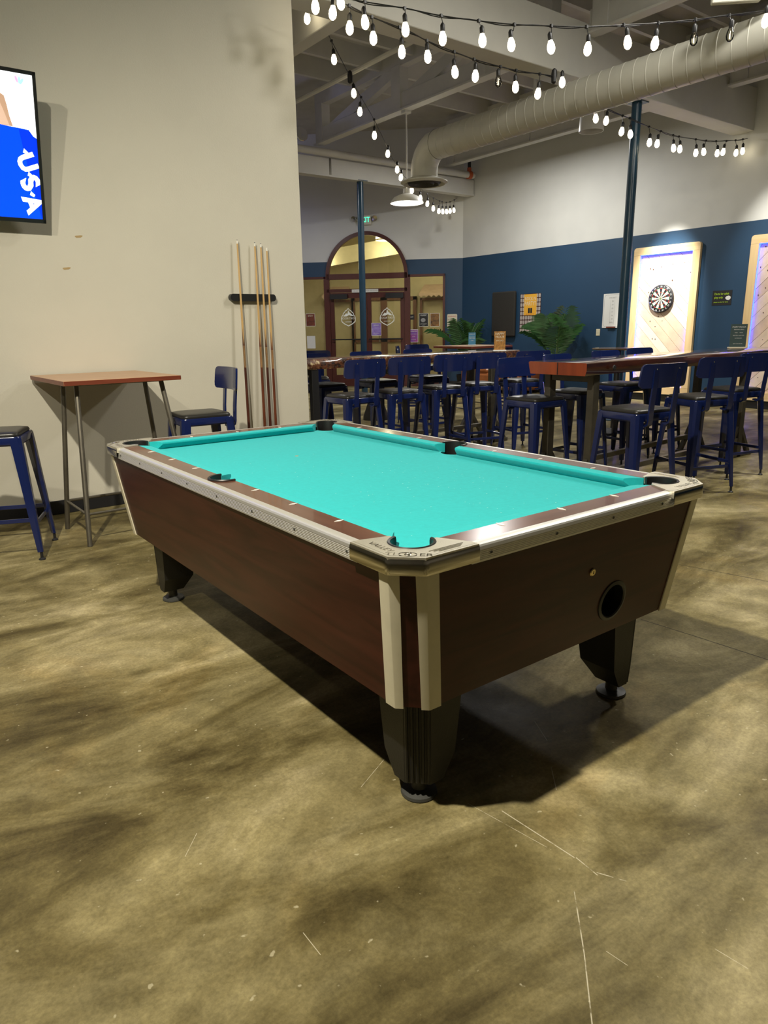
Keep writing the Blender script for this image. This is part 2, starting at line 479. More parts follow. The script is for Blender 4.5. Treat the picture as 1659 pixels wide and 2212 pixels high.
# ------------------------------------------------------------------ mesh helpers
class MB:
    def __init__(s, o=(0, 0, 0)):
        s.v, s.f, s.o = [], [], Vector(o)
    def add(s, vs, fs, M=None):
        n = len(s.v)
        s.v += [(M @ Vector(v)) if M else Vector(v) for v in vs]
        s.f += [[i + n for i in f] for f in fs]
        return s
    def box(s, c, sz, M=None, b=0.0):
        hx, hy, hz = sz[0] / 2, sz[1] / 2, sz[2] / 2
        T = Matrix.Translation(Vector(c))
        if M: T = T @ M.to_4x4()
        if b <= 0:
            vs = [(x * hx, y * hy, z * hz) for x in (-1, 1) for y in (-1, 1) for z in (-1, 1)]
            fs = [(0, 1, 3, 2), (4, 6, 7, 5), (0, 4, 5, 1), (2, 3, 7, 6), (0, 2, 6, 4), (1, 5, 7, 3)]
            return s.add(vs, fs, T)
        b = min(b, hx * .95, hy * .95, hz * .95)
        vs, idx = [], {}
        for x in (-1, 1):
            for y in (-1, 1):
                for z in (-1, 1):
                    for k, p in enumerate([(x * hx, y * (hy - b), z * (hz - b)), (x * (hx - b), y * hy, z * (hz - b)), (x * (hx - b), y * (hy - b), z * hz)]):
                        idx[(x, y, z, k)] = len(vs)
                        vs.append(p)
        I = idx
        fs = []
        for a in (-1, 1):
            fs.append([I[(a, p, q, 0)] for p, q in ((-1, -1), (1, -1), (1, 1), (-1, 1))])
            fs.append([I[(p, a, q, 1)] for p, q in ((-1, -1), (1, -1), (1, 1), (-1, 1))])
            fs.append([I[(p, q, a, 2)] for p, q in ((-1, -1), (1, -1), (1, 1), (-1, 1))])
        for p in (-1, 1):
            for q in (-1, 1):
                fs.append([I[(p, q, -1, 0)], I[(p, q, 1, 0)], I[(p, q, 1, 1)], I[(p, q, -1, 1)]])
                fs.append([I[(p, -1, q, 0)], I[(p, 1, q, 0)], I[(p, 1, q, 2)], I[(p, -1, q, 2)]])
                fs.append([I[(-1, p, q, 1)], I[(1, p, q, 1)], I[(1, p, q, 2)], I[(-1, p, q, 2)]])
                for z in (-1, 1):
                    fs.append([I[(p, q, z, 0)], I[(p, q, z, 1)], I[(p, q, z, 2)]])
        return s.add(vs, fs, T)
    def span(s, a, b, bev=0.0):
        a, b = Vector(a), Vector(b)
        return s.box((a + b) / 2, [abs(x) for x in (b - a)], None, bev)
    def tube(s, pts, r, n=8, closed=False, caps=True, flat=None):
        pts = [Vector(p) for p in pts]
        m_ = len(pts)
        rs = r if isinstance(r, (list, tuple)) else [r] * m_
        rings, prev = [], None
        for i, p in enumerate(pts):
            if closed:
                t = pts[(i + 1) % m_] - pts[i - 1]
            else:
                t = pts[min(i + 1, m_ - 1)] - pts[max(i - 1, 0)]
            t.normalize()
            if prev is None:
                a = Vector((0, 0, 1)) if abs(t.z) < 0.9 else Vector((1, 0, 0))
                nrm = (a - t * a.dot(t)).normalized()
            else:
                nrm = (prev - t * prev.dot(t)).normalized()
            prev = nrm
            bn = t.cross(nrm)
            rings.append([p + (nrm * math.cos(2 * math.pi * (k + .5) / n) + bn * math.sin(2 * math.pi * (k + .5) / n)) * rs[i] for k in range(n)])
        return s.loft(rings, closed, caps)
    def loft(s, rings, closed=False, caps=True):
        n, m_ = len(rings[0]), len(rings)
        vs = [v for rg in rings for v in rg]
        fs = []
        for i in range(m_ if closed else m_ - 1):
            j = (i + 1) % m_
            for k in range(n):
                l = (k + 1) % n
                fs.append((i * n + k, i * n + l, j * n + l, j * n + k))
        if caps and not closed:
            fs.append(tuple(range(n))[::-1])
            fs.append(tuple((m_ - 1) * n + k for k in range(n)))
        return s.add(vs, fs)
    def lathe(s, prof, n=20, M=None, caps=True):
        rings = [[Vector((r * math.cos(2 * math.pi * k / n), r * math.sin(2 * math.pi * k / n), z)) for k in range(n)] for r, z in prof]
        t = MB()
        t.loft(rings, caps=caps)
        return s.add(t.v, t.f, M)
    def prism(s, poly, z0, z1, M=None):
        n = len(poly)
        vs = [(p[0], p[1], z0) for p in poly] + [(p[0], p[1], z1) for p in poly]
        fs = [tuple(range(n))[::-1], tuple(range(n, 2 * n))] + [(k, (k + 1) % n, n + (k + 1) % n, n + k) for k in range(n)]
        return s.add(vs, fs, M)
    def sphere(s, c, r, n=12, sc=(1, 1, 1)):
        prof = [(max(1e-4, r * math.sin(math.pi * i / n)), -r * math.cos(math.pi * i / n)) for i in range(n + 1)]
        return s.lathe(prof, n * 2, Matrix.Translation(Vector(c)) @ Matrix.Diagonal((*sc, 1)))
    def mesh(s, name, smooth=35):
        bm = bmesh.new()
        vs = [bm.verts.new(v - s.o) for v in s.v]
        for f in s.f:
            try:
                bm.faces.new([vs[i] for i in f])
            except ValueError:
                pass
        bmesh.ops.recalc_face_normals(bm, faces=bm.faces)
        big = [f for f in bm.faces if len(f.verts) > 4]
        if big:
            bmesh.ops.triangulate(bm, faces=big)
        me = bpy.data.meshes.new(name)
        bm.to_mesh(me)
        bm.free()
        if smooth:
            for p in me.polygons:
                p.use_smooth = True
            me.set_sharp_from_angle(angle=R(smooth))
        return me
    def build(s, name, mat, parent=None, smooth=35, label=None):
        me = s.mesh(name, smooth)
        me.materials.append(MATS[mat])
        o = bpy.data.objects.new(name, me)
        COL.objects.link(o)
        if parent:
            o.parent = parent
        elif s.o.length:
            o.location = s.o
        if label:
            o['label'] = label
        return o

def thing(name, label, cat, loc=(0, 0, 0), rz=0, group=None, kind=None):
    o = bpy.data.objects.new(name, None)
    o.empty_display_size = 0.1
    COL.objects.link(o)
    o.location = loc
    o.rotation_euler = (0, 0, rz)
    return tag(o, label, cat, group, kind)
def tag(o, label=None, cat=None, group=None, kind=None):
    if label: o['label'] = label
    if cat: o['category'] = cat
    if group: o['group'] = group
    if kind: o['kind'] = kind
    return o
def struct(o):
    o['kind'] = 'structure'
    return o
def copy_tree(o, parent=None):
    c = o.copy()
    COL.objects.link(c)
    c.parent = parent
    for ch in list(o.children):
        copy_tree(ch, c)
    return c
def dup(o, name, mesh, mat, parent, M):
    ob = bpy.data.objects.new(name, mesh)
    if not mesh.materials:
        mesh.materials.append(MATS[mat])
    COL.objects.link(ob)
    ob.parent = parent
    ob.matrix_local = M
    return ob
_txt = {}
def text_mb(body, size, M, ext=0.001, align='CENTER', mirror=False, sx=1.0, bold=0.0):
    key = (body, align, bold)
    if key not in _txt:
        cu = bpy.data.curves.new('t', 'FONT')
        cu.body = body
        cu.align_x = align
        cu.align_y = 'CENTER'
        cu.resolution_u = 3
        cu.offset = bold
        ob = bpy.data.objects.new('t', cu)
        COL.objects.link(ob)
        dg = bpy.context.evaluated_depsgraph_get()
        me = bpy.data.meshes.new_from_object(ob.evaluated_get(dg))
        _txt[key] = ([v.co.copy() for v in me.vertices], [tuple(p.vertices) for p in me.polygons])
        bpy.data.objects.remove(ob)
        bpy.data.meshes.remove(me)
    vs, fs = _txt[key]
    mb = MB()
    S = Matrix.Diagonal((size * sx * (-1 if mirror else 1), size, 1, 1))
    mb.add([Vector((v.x, v.y, ext)) for v in vs], fs, M @ S)
    return mb
def join(*mbs):
    r = MB(mbs[0].o)
    for q in mbs:
        r.add(q.v, q.f)
    return r
def frame(loc, x, y):
    x, y = Vector(x).normalized(), Vector(y).normalized()
    z = x.cross(y)
    M = Matrix.Identity(4)
    for i in range(3):
        M[i][0], M[i][1], M[i][2], M[i][3] = x[i], y[i], z[i], loc[i]
    return M
def rrect(w_, h_, r, n=4):
    pts = []
    for cx, cy, a0 in ((w_ / 2 - r, h_ / 2 - r, 0), (-w_ / 2 + r, h_ / 2 - r, 90), (-w_ / 2 + r, -h_ / 2 + r, 180), (w_ / 2 - r, -h_ / 2 + r, 270)):
        for k in range(n + 1):
            a = R(a0 + 90 * k / n)
            pts.append((cx + r * math.cos(a), cy + r * math.sin(a)))
    return pts
def clip_poly(poly, x0, x1, y0, y1):
    def cl(ps, f, ins):
        out = []
        for i in range(len(ps)):
            a, b = ps[i - 1], ps[i]
            fa, fb = f(a), f(b)
            if (fa >= 0) != (fb >= 0):
                t = fa / (fa - fb)
                out.append((a[0] + (b[0] - a[0]) * t, a[1] + (b[1] - a[1]) * t))
            if fb >= 0:
                out.append(b)
        return out
    for f in (lambda p: p[0] - x0, lambda p: x1 - p[0], lambda p: p[1] - y0, lambda p: y1 - p[1]):
        poly = cl(poly, f, None)
        if not poly: return []
    return poly

# ================================================================== THE ROOM
KX = 9.7            # dart wall plane
S2 = 2 ** -0.5
CY = 9.68           # corner of dart wall and diagonal wall
ZC = 5.45           # ceiling deck
TVY = 3.22
b = MB(); b.span((-7, -9, -0.1), (14, 18, 0)); struct(b.build('floor', 'mottled_concrete', smooth=0))
b = MB(); b.span((-7, -9, ZC), (14, 18, ZC + 0.1)); ceiling = struct(b.build('ceiling', 'ceiling_deck', smooth=0))
yj = 3.0
mj = MB().box((0, 0, 0), (8.2, 0.06, 0.28)).mesh('joist', 0)
mj.materials.append(MATS['paint_grey'])
for k in range(15):
    y = -3.0 + k * 0.8
    dup(None, 'joist', mj, 'paint_grey', ceiling, Matrix.Translation((5.6, y, ZC - 0.14)))
b = MB(); b.span((-7, TVY, 0), (1.725, TVY + 0.14, ZC)); wl = struct(b.build('wall_left', 'wall_cream', smooth=0))
b = MB(); b.span((-7, TVY - 0.012, 0), (1.725, TVY, 0.105), 0.003); struct(b.build('baseboard_left', 'base_black'))
for (px, py, sx, sz, sk) in ((170, 511, .05, .020, .12), (144, 580, .052, .020, .12)):
    p = ony(px, py, TVY)
    pl = [(math.cos(a) * sx / 2 * (1 + .2 * math.sin(3 * a)), math.sin(a) * sz / 2 * (1 + .3 * math.cos(2 * a)) + math.cos(a) * sk * sx / 2) for a in [2 * math.pi * k / 14 for k in range(14)]]
    b = MB(); b.prism(pl, 0, 0.0012, frame((p.x, TVY, p.z), (1, 0, 0), (0, 0, 1))); b.build('paint_chip', 'chip_brown', wl)
b = MB(); b.span((KX, -9, 0), (KX + 0.15, CY + 0.05, ZC)); struct(b.build('wall_right', 'wall_two_tone', smooth=0))
b = MB(); b.span((KX - 0.015, -9, 0), (KX, CY, 0.11), 0.003); struct(b.build('baseboard_right', 'base_black'))
b = MB(); b.span((-7, -9.15, 0), (14, -9, ZC)); struct(b.build('wall_behind', 'wall_cream', smooth=0))
b = MB(); b.span((-7.15, -9, 0), (-7, TVY, ZC)); struct(b.build('wall_far_left', 'wall_cream', smooth=0))
# diagonal wall with the arched entrance
def DG(u, z=0.0, v=0.0):
    return Vector((KX - S2 * u + S2 * v, CY + S2 * u + S2 * v, z))
def DF(u, z, v=0.0):        # frame on the diagonal wall: right, up, out into the room
    return frame(DG(u, z, v), (S2, -S2, 0), (0, 0, 1))
UA, UB = 1.245, 3.095       # arch jambs
ZS = 2.48                   # spring line
U1, U2 = 0.385, 4.6
uc, ra = (UA + UB) / 2, (UB - UA) / 2
arc = [(uc - ra * math.cos(math.pi * k / 24), ZS + ra * math.sin(math.pi * k / 24)) for k in range(25)]
outl = [(0, 0), (U1, 0), (U1, ZS)] + arc + [(U2, ZS), (U2, 0), (7, 0), (7, ZC), (0, ZC)]
MW = frame(DG(0), (-S2, S2, 0), (0, 0, 1))
b = MB(); b.prism(outl, 0.0, 0.16, MW)
b.v = [v for v in b.v]
wd = struct(b.build('wall_back', 'wall_two_tone', smooth=0))
b = MB(); b.box((0, 0, 0.055), (U1, 0.015, 0.11)); b2 = MB(); b2.add(b.v, b.f, DF(U1 / 2, 0, -0.007) @ Matrix(((1, 0, 0, 0), (0, 0, 1, 0), (0, -1, 0, 0), (0, 0, 0, 1))))
struct(b2.build('baseboard_back', 'base_black'))
p = DG(7); b = MB(); b.span((1.6, TVY + .14, 0), (1.725, 14.9, ZC)); struct(b.build('wall_passage', 'wall_cream', smooth=0))

# ---- entrance: frames, leaves, panes
def bar(mb, u0, u1, z0, z1, d0=-0.05, d1=0.05):
    mb.add(*_boxuv(u0, u1, z0, z1, d0, d1))
def _boxuv(u0, u1, z0, z1, d0, d1):
    vs = [DG(u, z, v) for u in (u0, u1) for z in (z0, z1) for v in (d0, d1)]
    return vs, [(0, 1, 3, 2), (4, 6, 7, 5), (0, 4, 5, 1), (2, 3, 7, 6), (0, 2, 6, 4), (1, 5, 7, 3)]
org = DG(uc)
door = struct(thing('door_1', 'dark red arched entrance door with two glazed leaves', 'door', org))
def part(name, mat, parent, fn, origin, label=None):
    mb = MB(origin); fn(mb); return mb.build(name, mat, parent, label=label)
def archf(mb):
    rings = []
    for k in range(33):
        a = math.pi * k / 32
        rings.append([DG(uc - math.cos(a) * r_, ZS + math.sin(a) * r_, v) for r_, v in ((ra + .02, -.05), (ra - .06, -.05), (ra - .06, .05), (ra + .02, .05))])
    mb.loft(rings)
part('arch_frame', 'frame_red', door, archf, org)
for u0 in (UA - .02, UB - .06):
    part('jamb', 'frame_red', door, lambda mb: bar(mb, u0, u0 + .08, 0, ZS), org)
part('transom_bar', 'frame_red', door, lambda mb: bar(mb, UA, UB, ZS - .07, ZS + .05), org)
part('transom_bar', 'frame_red', door, lambda mb: bar(mb, UA, UB, 2.13, 2.20), org)
def archglass(mb):
    pl = [(uc - (ra - .05) * math.cos(math.pi * k / 24), ZS + (ra - .05) * math.sin(math.pi * k / 24)) for k in range(25)]
    mb.prism(pl, -.004, .004, MW)
part('arch_pane', 'pane_glass', door, archglass, org)
part('transom_pane', 'pane_glass', door, lambda mb: bar(mb, UA + .05, UB - .05, 2.2, ZS - .07, -.004, .004), org)
dw = (UB - UA - .12) / 2
for i, u0 in enumerate((UA + .06, UA + .06 + dw)):
    u1 = u0 + dw
    lf = MB(org)
    bar(lf, u0 + .004, u0 + .095, .01, 2.12, -.03, .03); bar(lf, u1 - .095, u1 - .004, .01, 2.12, -.03, .03)
    bar(lf, u0 + .09, u1 - .09, 2.0, 2.12, -.03, .03); bar(lf, u0 + .09, u1 - .09, .01, .27, -.03, .03)
    leaf = lf.build('door_leaf', 'frame_red', door)
    part('door_pane', 'pane_glass', leaf, lambda mb: bar(mb, u0 + .09, u1 - .09, .27, 2.0, -.003, .003), org)
    part('panic_bar', 'base_black', leaf, lambda mb: mb.tube([DG(u0 + .04, 1.08, -.09), DG(u1 - .04, 1.08, -.09)], .016), org)
    part('door_closer', 'base_black', door, lambda mb: bar(mb, u0 + (0.02 if i == 0 else dw - .42), u0 + (.42 if i == 0 else dw - .02), 1.98, 2.09, -.12, -.04), org)
    # frosted emblem on the glass (read from outside, so mirrored here)
    uL = 2.617 if i else 1.713
    zL = 1.58
    emb = MB(org)
    A = DF(uL, zL, -.008)
    hexo = [(-.17, -.02), (-.155, .03), (-.13, .05), (-.125, .09), (-.09, .12), (-.07, .15), (-.035, .165), (0, .205), (.035, .165), (.07, .15), (.09, .12), (.125, .09), (.13, .05), (.155, .03), (.17, -.02), (.165, -.10), (.10, -.155), (0, -.205), (-.10, -.155), (-.165, -.10)]
    hexi = [(x * .90, y * .90) for x, y in hexo]
    n = len(hexo)
    vs = [(x, y, 0) for x, y in hexo] + [(x, y, 0) for x, y in hexi]
    emb.add(vs, [(k, (k + 1) % n, n + (k + 1) % n, n + k) for k in range(n)], A)
    emb.add([(-.12, .02, 0), (-.05, .09, 0), (-.02, .07, 0), (0, .155, 0), (.03, .10, 0), (.05, .09, 0), (.13, .02, 0), (.06, .03, 0), (.02, .05, 0), (-.04, .02, 0)], [tuple(range(10))], A)
    for t, sz, dy in (('FORT ROCK', .062, -.03), ('BREWING', .034, -.105)):
        q = text_mb(t, sz, A @ Matrix.Translation((0, dy, 0)), 0.0, mirror=True, sx=.95 if t[0] == 'F' else 1)
        emb.add(q.v, q.f)
    emb.build('emblem', 'frost', leaf, smooth=0, label='white frosted mountain emblem, lettering reversed')
q = MB(org); q.add(*_boxuv(1.90, 2.51, 2.12, 2.185, -.062, -.055)); lb = q.build('notice_strip', 'print_white', door)
tq = text_mb('THIS DOOR TO REMAIN UNLOCKED', .036, DF(2.205, 2.152, -.064), 0.0); tq.o = org; tq.build('lettering', 'print_grey', lb, smooth=0)
for nm, u0, u1 in (('window_1', U1, UA - .02), ('window_2', UB + .02, U2)):
    wo = struct(thing(nm, 'glazed side panel beside the arched entrance', 'window', DG((u0 + u1) / 2)))
    og = DG((u0 + u1) / 2)
    f = MB(og); bar(f, u0, u0 + .05, 0, ZS); bar(f, u1 - .05, u1, 0, ZS); bar(f, u0, u1, ZS - .05, ZS); bar(f, u0, u1, 0, .10)
    f.build('window_frame', 'frame_red', wo)
    part('pane', 'pane_glass', wo, lambda mb: bar(mb, u0 + .04, u1 - .04, .08, ZS - .04, -.004, .004), og)

# ---- lobby beyond the glass
def lob(name, mat, u0, u1, z0, z1, v0, v1):
    mb = MB(); bar(mb, u0, u1, z0, z1, v0, v1); return struct(mb.build(name, mat, smooth=0))
lob('wall_lobby_back', 'lobby_wall', -1.5, 7, 0, 4.3, 3.4, 3.5)
lob('wall_lobby_right', 'lobby_wall', -0.35, -0.25, 0, 4.3, .17, 3.4)
lob('wall_lobby_left', 'lobby_wall', 5.6, 5.7, 0, 4.3, .17, 3.4)
lob('ceiling_lobby', 'lobby_wall', -1, 7, 4.2, 4.3, .17, 3.5)
lob('floor_lobby', 'lobby_floor', -.3, 5.7, 0.0, 0.006, .17, 3.4)
mb = MB()
mb.add([DG(u, z, v) for u, z in ((-.25, 3.35), (5.6, 2.55), (5.6, 2.95), (-.25, 3.75)) for v in (1.7, 2.1)], [(0, 1, 3, 2), (2, 3, 5, 4), (4, 5, 7, 6), (6, 7, 1, 0), (0, 2, 4, 6), (1, 3, 5, 7)])
struct(mb.build('trim_1', 'lobby_wall', smooth=0))
og = DG(1.9, 0, 3.4)
ld = struct(thing('door_2', 'brown wooden lobby door seen through the glass', 'door', og))
for u0 in (1.35, 2.25):
    f = MB(og); bar(f, u0, u0 + .09, 0, 2.15, 3.3, 3.39); bar(f, u0 + .81, u0 + .9, 0, 2.15, 3.3, 3.39); bar(f, u0, u0 + .9, 2.06, 2.15, 3.3, 3.39); bar(f, u0, u0 + .9, 0, .2, 3.3, 3.39); bar(f, u0, u0 + .9, .95, 1.05, 3.3, 3.39)
    lf2 = f.build('door_leaf', 'lobby_door', ld)
    part('door_panel', 'lobby_wall', lf2, lambda mb: bar(mb, u0 + .08, u0 + .82, .18, 2.08, 3.35, 3.37), og)
    part('door_handle', 'chrome', lf2, lambda mb: mb.tube([DG(u0 + .12, .95, 3.25), DG(u0 + .12, 1.2, 3.25)], .014), og)
for i, (u0, u1) in enumerate(((.45, 1.25), (3.1, 3.9))):
    og = DG((u0 + u1) / 2, 0, 3.4)
    aw = thing('awning', ('pinkish scalloped awning seen through the right glass panel', 'pinkish scalloped awning seen through the left glass door')[i], 'awning', og)
    f = MB(og)
    nW = 24
    r0 = [DG(u0 + (u1 - u0) * k / nW + (.12 - .24 * k / nW), 2.45, 3.38) for k in range(nW + 1)]
    r1 = [DG(u0 + (u1 - u0) * k / nW, 2.2, 2.95) for k in range(nW + 1)]
    r2 = [DG(u0 + (u1 - u0) * k / nW, 2.13 + .025 * math.cos(k * math.pi / 2), 2.95) for k in range(nW + 1)]
    vs = r0 + r1 + r2
    n = nW + 1
    f.add(vs, [(j * n + k, j * n + k + 1, (j + 1) * n + k + 1, (j + 1) * n + k) for j in (0, 1) for k in range(nW)])
    f.build('canopy', 'awning', aw, smooth=0)
    f = MB(og); bar(f, u0, u0 + .06, 0, 2.1, 3.3, 3.39); bar(f, u1 - .06, u1, 0, 2.1, 3.3, 3.39); bar(f, u0, u1, 2.04, 2.1, 3.3, 3.39)
    f.build('door_surround', 'lobby_door', aw)
pc = DG(1.85, 3.62, .9)
lp = thing('drum_pendant', 'glowing drum shade pendant hanging inside the arched window', 'lamp', (pc.x, pc.y, 3.35))
o3 = (pc.x, pc.y, 3.35)
T3 = Matrix.Translation(Vector(o3))
b = MB(o3); b.lathe([(.20, -.02), (.235, -.02), (.215, .24), (.19, .24)], 24, T3); b.build('shade', 'shade_glow', lp)
b = MB(o3); b.lathe([(.238, -.03), (.24, -.005), (.232, -.005), (.23, -.03)], 24, T3, False); b.build('shade_rim', 'brass', lp)
b = MB(o3); b.tube([(pc.x, pc.y, 3.55), (pc.x, pc.y, 4.2)], .008); b.build('stem', 'cable_black', lp)
light('lobby_lamp', 'POINT', DG(1.9, 3.1, 1.2), 26, (1, .90, .64), None, .15)
light('lobby_lamp_2', 'POINT', DG(3.6, 2.9, 1.5), 24, (1, .90, .64), None, .15)
light('lobby_lamp_3', 'POINT', DG(.6, 2.9, 2.0), 16, (1, .90, .64), None, .15)

# ================================================================== POOL TABLE
H = 0.80
pt = thing('pool_table', 'large pool table with turquoise cloth, dark red wood sides and silver corners', 'pool table')
NX, NY = 0.508, 1.016
BED = 0.762
CP = (0.5445, 1.0525)         # corner pocket centre
RPK = 0.056
SP = 0.562                  # side pocket centre x
RSP = 0.058
# bed outline with pocket cut-outs
out = []
def arcpts(cx, cy, r_, a0, a1, n=10):
    return [(cx + r_ * math.cos(R(a0 + (a1 - a0) * k / n)), cy + r_ * math.sin(R(a0 + (a1 - a0) * k / n))) for k in range(n + 1)]
EX, EY = 0.56, 1.07
def corner(sx, sy):
    # arc of pocket circle inside the bed, from the x = EX side to the y = EY side
    a = arcpts(CP[0], CP[1], RPK, 296, 154, 10)
    return [(sx * x, sy * y) for x, y in a]
side_r = arcpts(SP, 0, RSP, 268, 92, 10)
poly = []
poly += [(x, y) for x, y in side_r][::1]
poly += corner(1, 1)
poly += corner(-1, 1)[::-1]
poly += [(-x, -y) for x, y in side_r]
poly += corner(-1, -1)
poly += corner(1, -1)[::-1]
b = MB(); b.prism(poly, BED - 0.025, BED); b.build('bed_cloth', 'cloth', pt, smooth=0)
# worn spot on the cloth and chalk flecks
b = MB(); sp_ = onz(641, 985, BED); b.lathe([(.001, BED + .0004), (.008, BED + .0006), (.0085, BED)], 12, Matrix.Translation((sp_.x, sp_.y, 0))); b.build('foot_spot', 'chip_brown', pt)
b = MB()
rr = random.Random(3)
for k in range(150):
    cx, cy = rr.choice([(-.15, -.55), (.05, -.7), (.1, -.25), (-.2, .1), (.2, -.55)])
    x, y = rr.gauss(cx, .16), rr.gauss(cy, .22)
    if abs(x) > .48 or abs(y) > .98: continue
    s_, a = rr.uniform(.0012, .004), rr.uniform(0, 3.14)
    b.add([(x + s_ * math.cos(a + q), y + s_ * .5 * math.sin(a + q), BED + .0006) for q in (0, 1.57, 3.14, 4.71)], [(0, 1, 2, 3)])
ch = b.build('chalk_flecks', 'chalk', pt, smooth=0); ch['kind'] = 'stuff'
# cushions: profile from wood joint to nose
JX, JY = 0.555, 1.063
def cushion(p0n, p1n, p0b, p1b, nrm):
    # nose line p0n->p1n, back line p0b->p1b (2D); nrm points away from the bed
    mb = MB()
    rings = []
    for (n_, k_) in ((p0n, p0b), (p1n, p1b)):
        N_, B_ = Vector((*n_, 0)), Vector((*k_, 0))
        d = B_ - N_
        rings.append([N_ + d * 0 + Vector((0, 0, BED + .030)), N_ + d * .03 + Vector((0, 0, BED + .035)), N_ + d * .35 + Vector((0, 0, H - .0005)), B_ + Vector((0, 0, H - .0005)),
                      B_ + Vector((0, 0, BED - .004)), N_ + d * .55 + Vector((0, 0, BED - .004)), N_ + d * .03 + Vector((0, 0, BED + .024))])
    mb.loft(rings)
    return mb
for sx in (-1, 1):
    for sy in (-1, 1):
        cushion((sx * NX, sy * .068), (sx * NX, sy * .935), (sx * JX, sy * .050), (sx * JX, sy * .985), None).build('cushion', 'cloth', pt)
for sy in (-1, 1):
    cushion((-.427, sy * NY), (.427, sy * NY), (-.477, sy * JY), (.477, sy * JY), None).build('cushion', 'cloth', pt)
# wood rails
OX, OY = 0.632, 1.142
for sx in (-1, 1):
    pl = [(JX, -.985), (OX, -.965), (OX, .965), (JX, .985)] + [(x, y) for x, y in arcpts(SP, 0, .062, 97, -97, 14)]
    pl = [(sx * x, y) for x, y in pl]
    b = MB(); b.prism(pl, BED - .03, H); b.build('rail', 'rail_wood', pt)
for sy in (-1, 1):
    pl = [(-.477, sy * JY), (-.437, sy * OY), (.437, sy * OY), (.477, sy * JY)]
    b = MB(); b.prism(pl, BED - .03, H); b.build('rail', 'rail_wood_x', pt)
# ribbed aluminium trim: profile (out, z) swept along the rail
prof = [(-.002, H - .012), (-.002, H + .0005), (.006, H + .001)]
for k in range(4):
    a = R(90 - 22 * k)
    prof += [(.012 + .014 * math.cos(a), H - .0135 + .014 * math.sin(a))]
z = H - .016
while z > 0.757:
    prof += [(.0262, z), (.0245, z - .0012), (.0245, z - .0022), (.0262, z - .0034)]
    z -= .0046
prof += [(.0262, .752), (.018, .752), (.018, H - .03), (-.002, H - .03)]
for sx in (-1, 1):
    b = MB(); b.loft([[Vector((sx * (OX + p_[0]), y, p_[1])) for p_ in prof] for y in (-.975, .975)]); tr = b.build('rail_trim', 'aluminium', pt, smooth=20)
    for y in [-.93 + .2657 * k for k in range(8)]:
        c = MB(); c.lathe([(.0045, 0), (.004, .0012), (.0005, .0015)], 10, frame((sx * (OX + .0258), y, .771), (0, 1, 0), (0, 0, 1)) if sx > 0 else frame((sx * (OX + .0258), y, .771), (0, -1, 0), (0, 0, 1))); c.build('screw', 'foot_grey', tr)
for sy in (-1, 1):
    b = MB(); b.loft([[Vector((x, sy * (OY + p_[0]), p_[1])) for p_ in prof] for x in (-.447, .447)]); tr = b.build('rail_trim', 'aluminium', pt, smooth=20)
    for x in [-.38 + .253 * k for k in range(4)]:
        c = MB(); c.lathe([(.0045, 0), (.004, .0012), (.0005, .0015)], 10, frame((x, sy * (OY + .0258), .771), (-1 * sy, 0, 0), (0, 0, 1))); c.build('screw', 'foot_grey', tr)
# diamonds
dm = MB().prism([(-.017, 0), (0, -.0065), (.017, 0), (0, .0065)], 0, .0012).mesh('diamond', 0)
dm.materials.append(MATS['pearl'])
D = 0.254
for sx in (-1, 1):
    for k in (-3, -2, -1, 1, 2, 3):
        dup(None, 'diamond', dm, 'pearl', pt, Matrix.Translation((sx * .569, k * D, H)))
for sy in (-1, 1):
    for k in (-1, 0, 1):
        dup(None, 'diamond', dm, 'pearl', pt, Matrix.Translation((k * D, sy * 1.077, H)) @ Matrix.Rotation(R(90), 4, 'Z'))
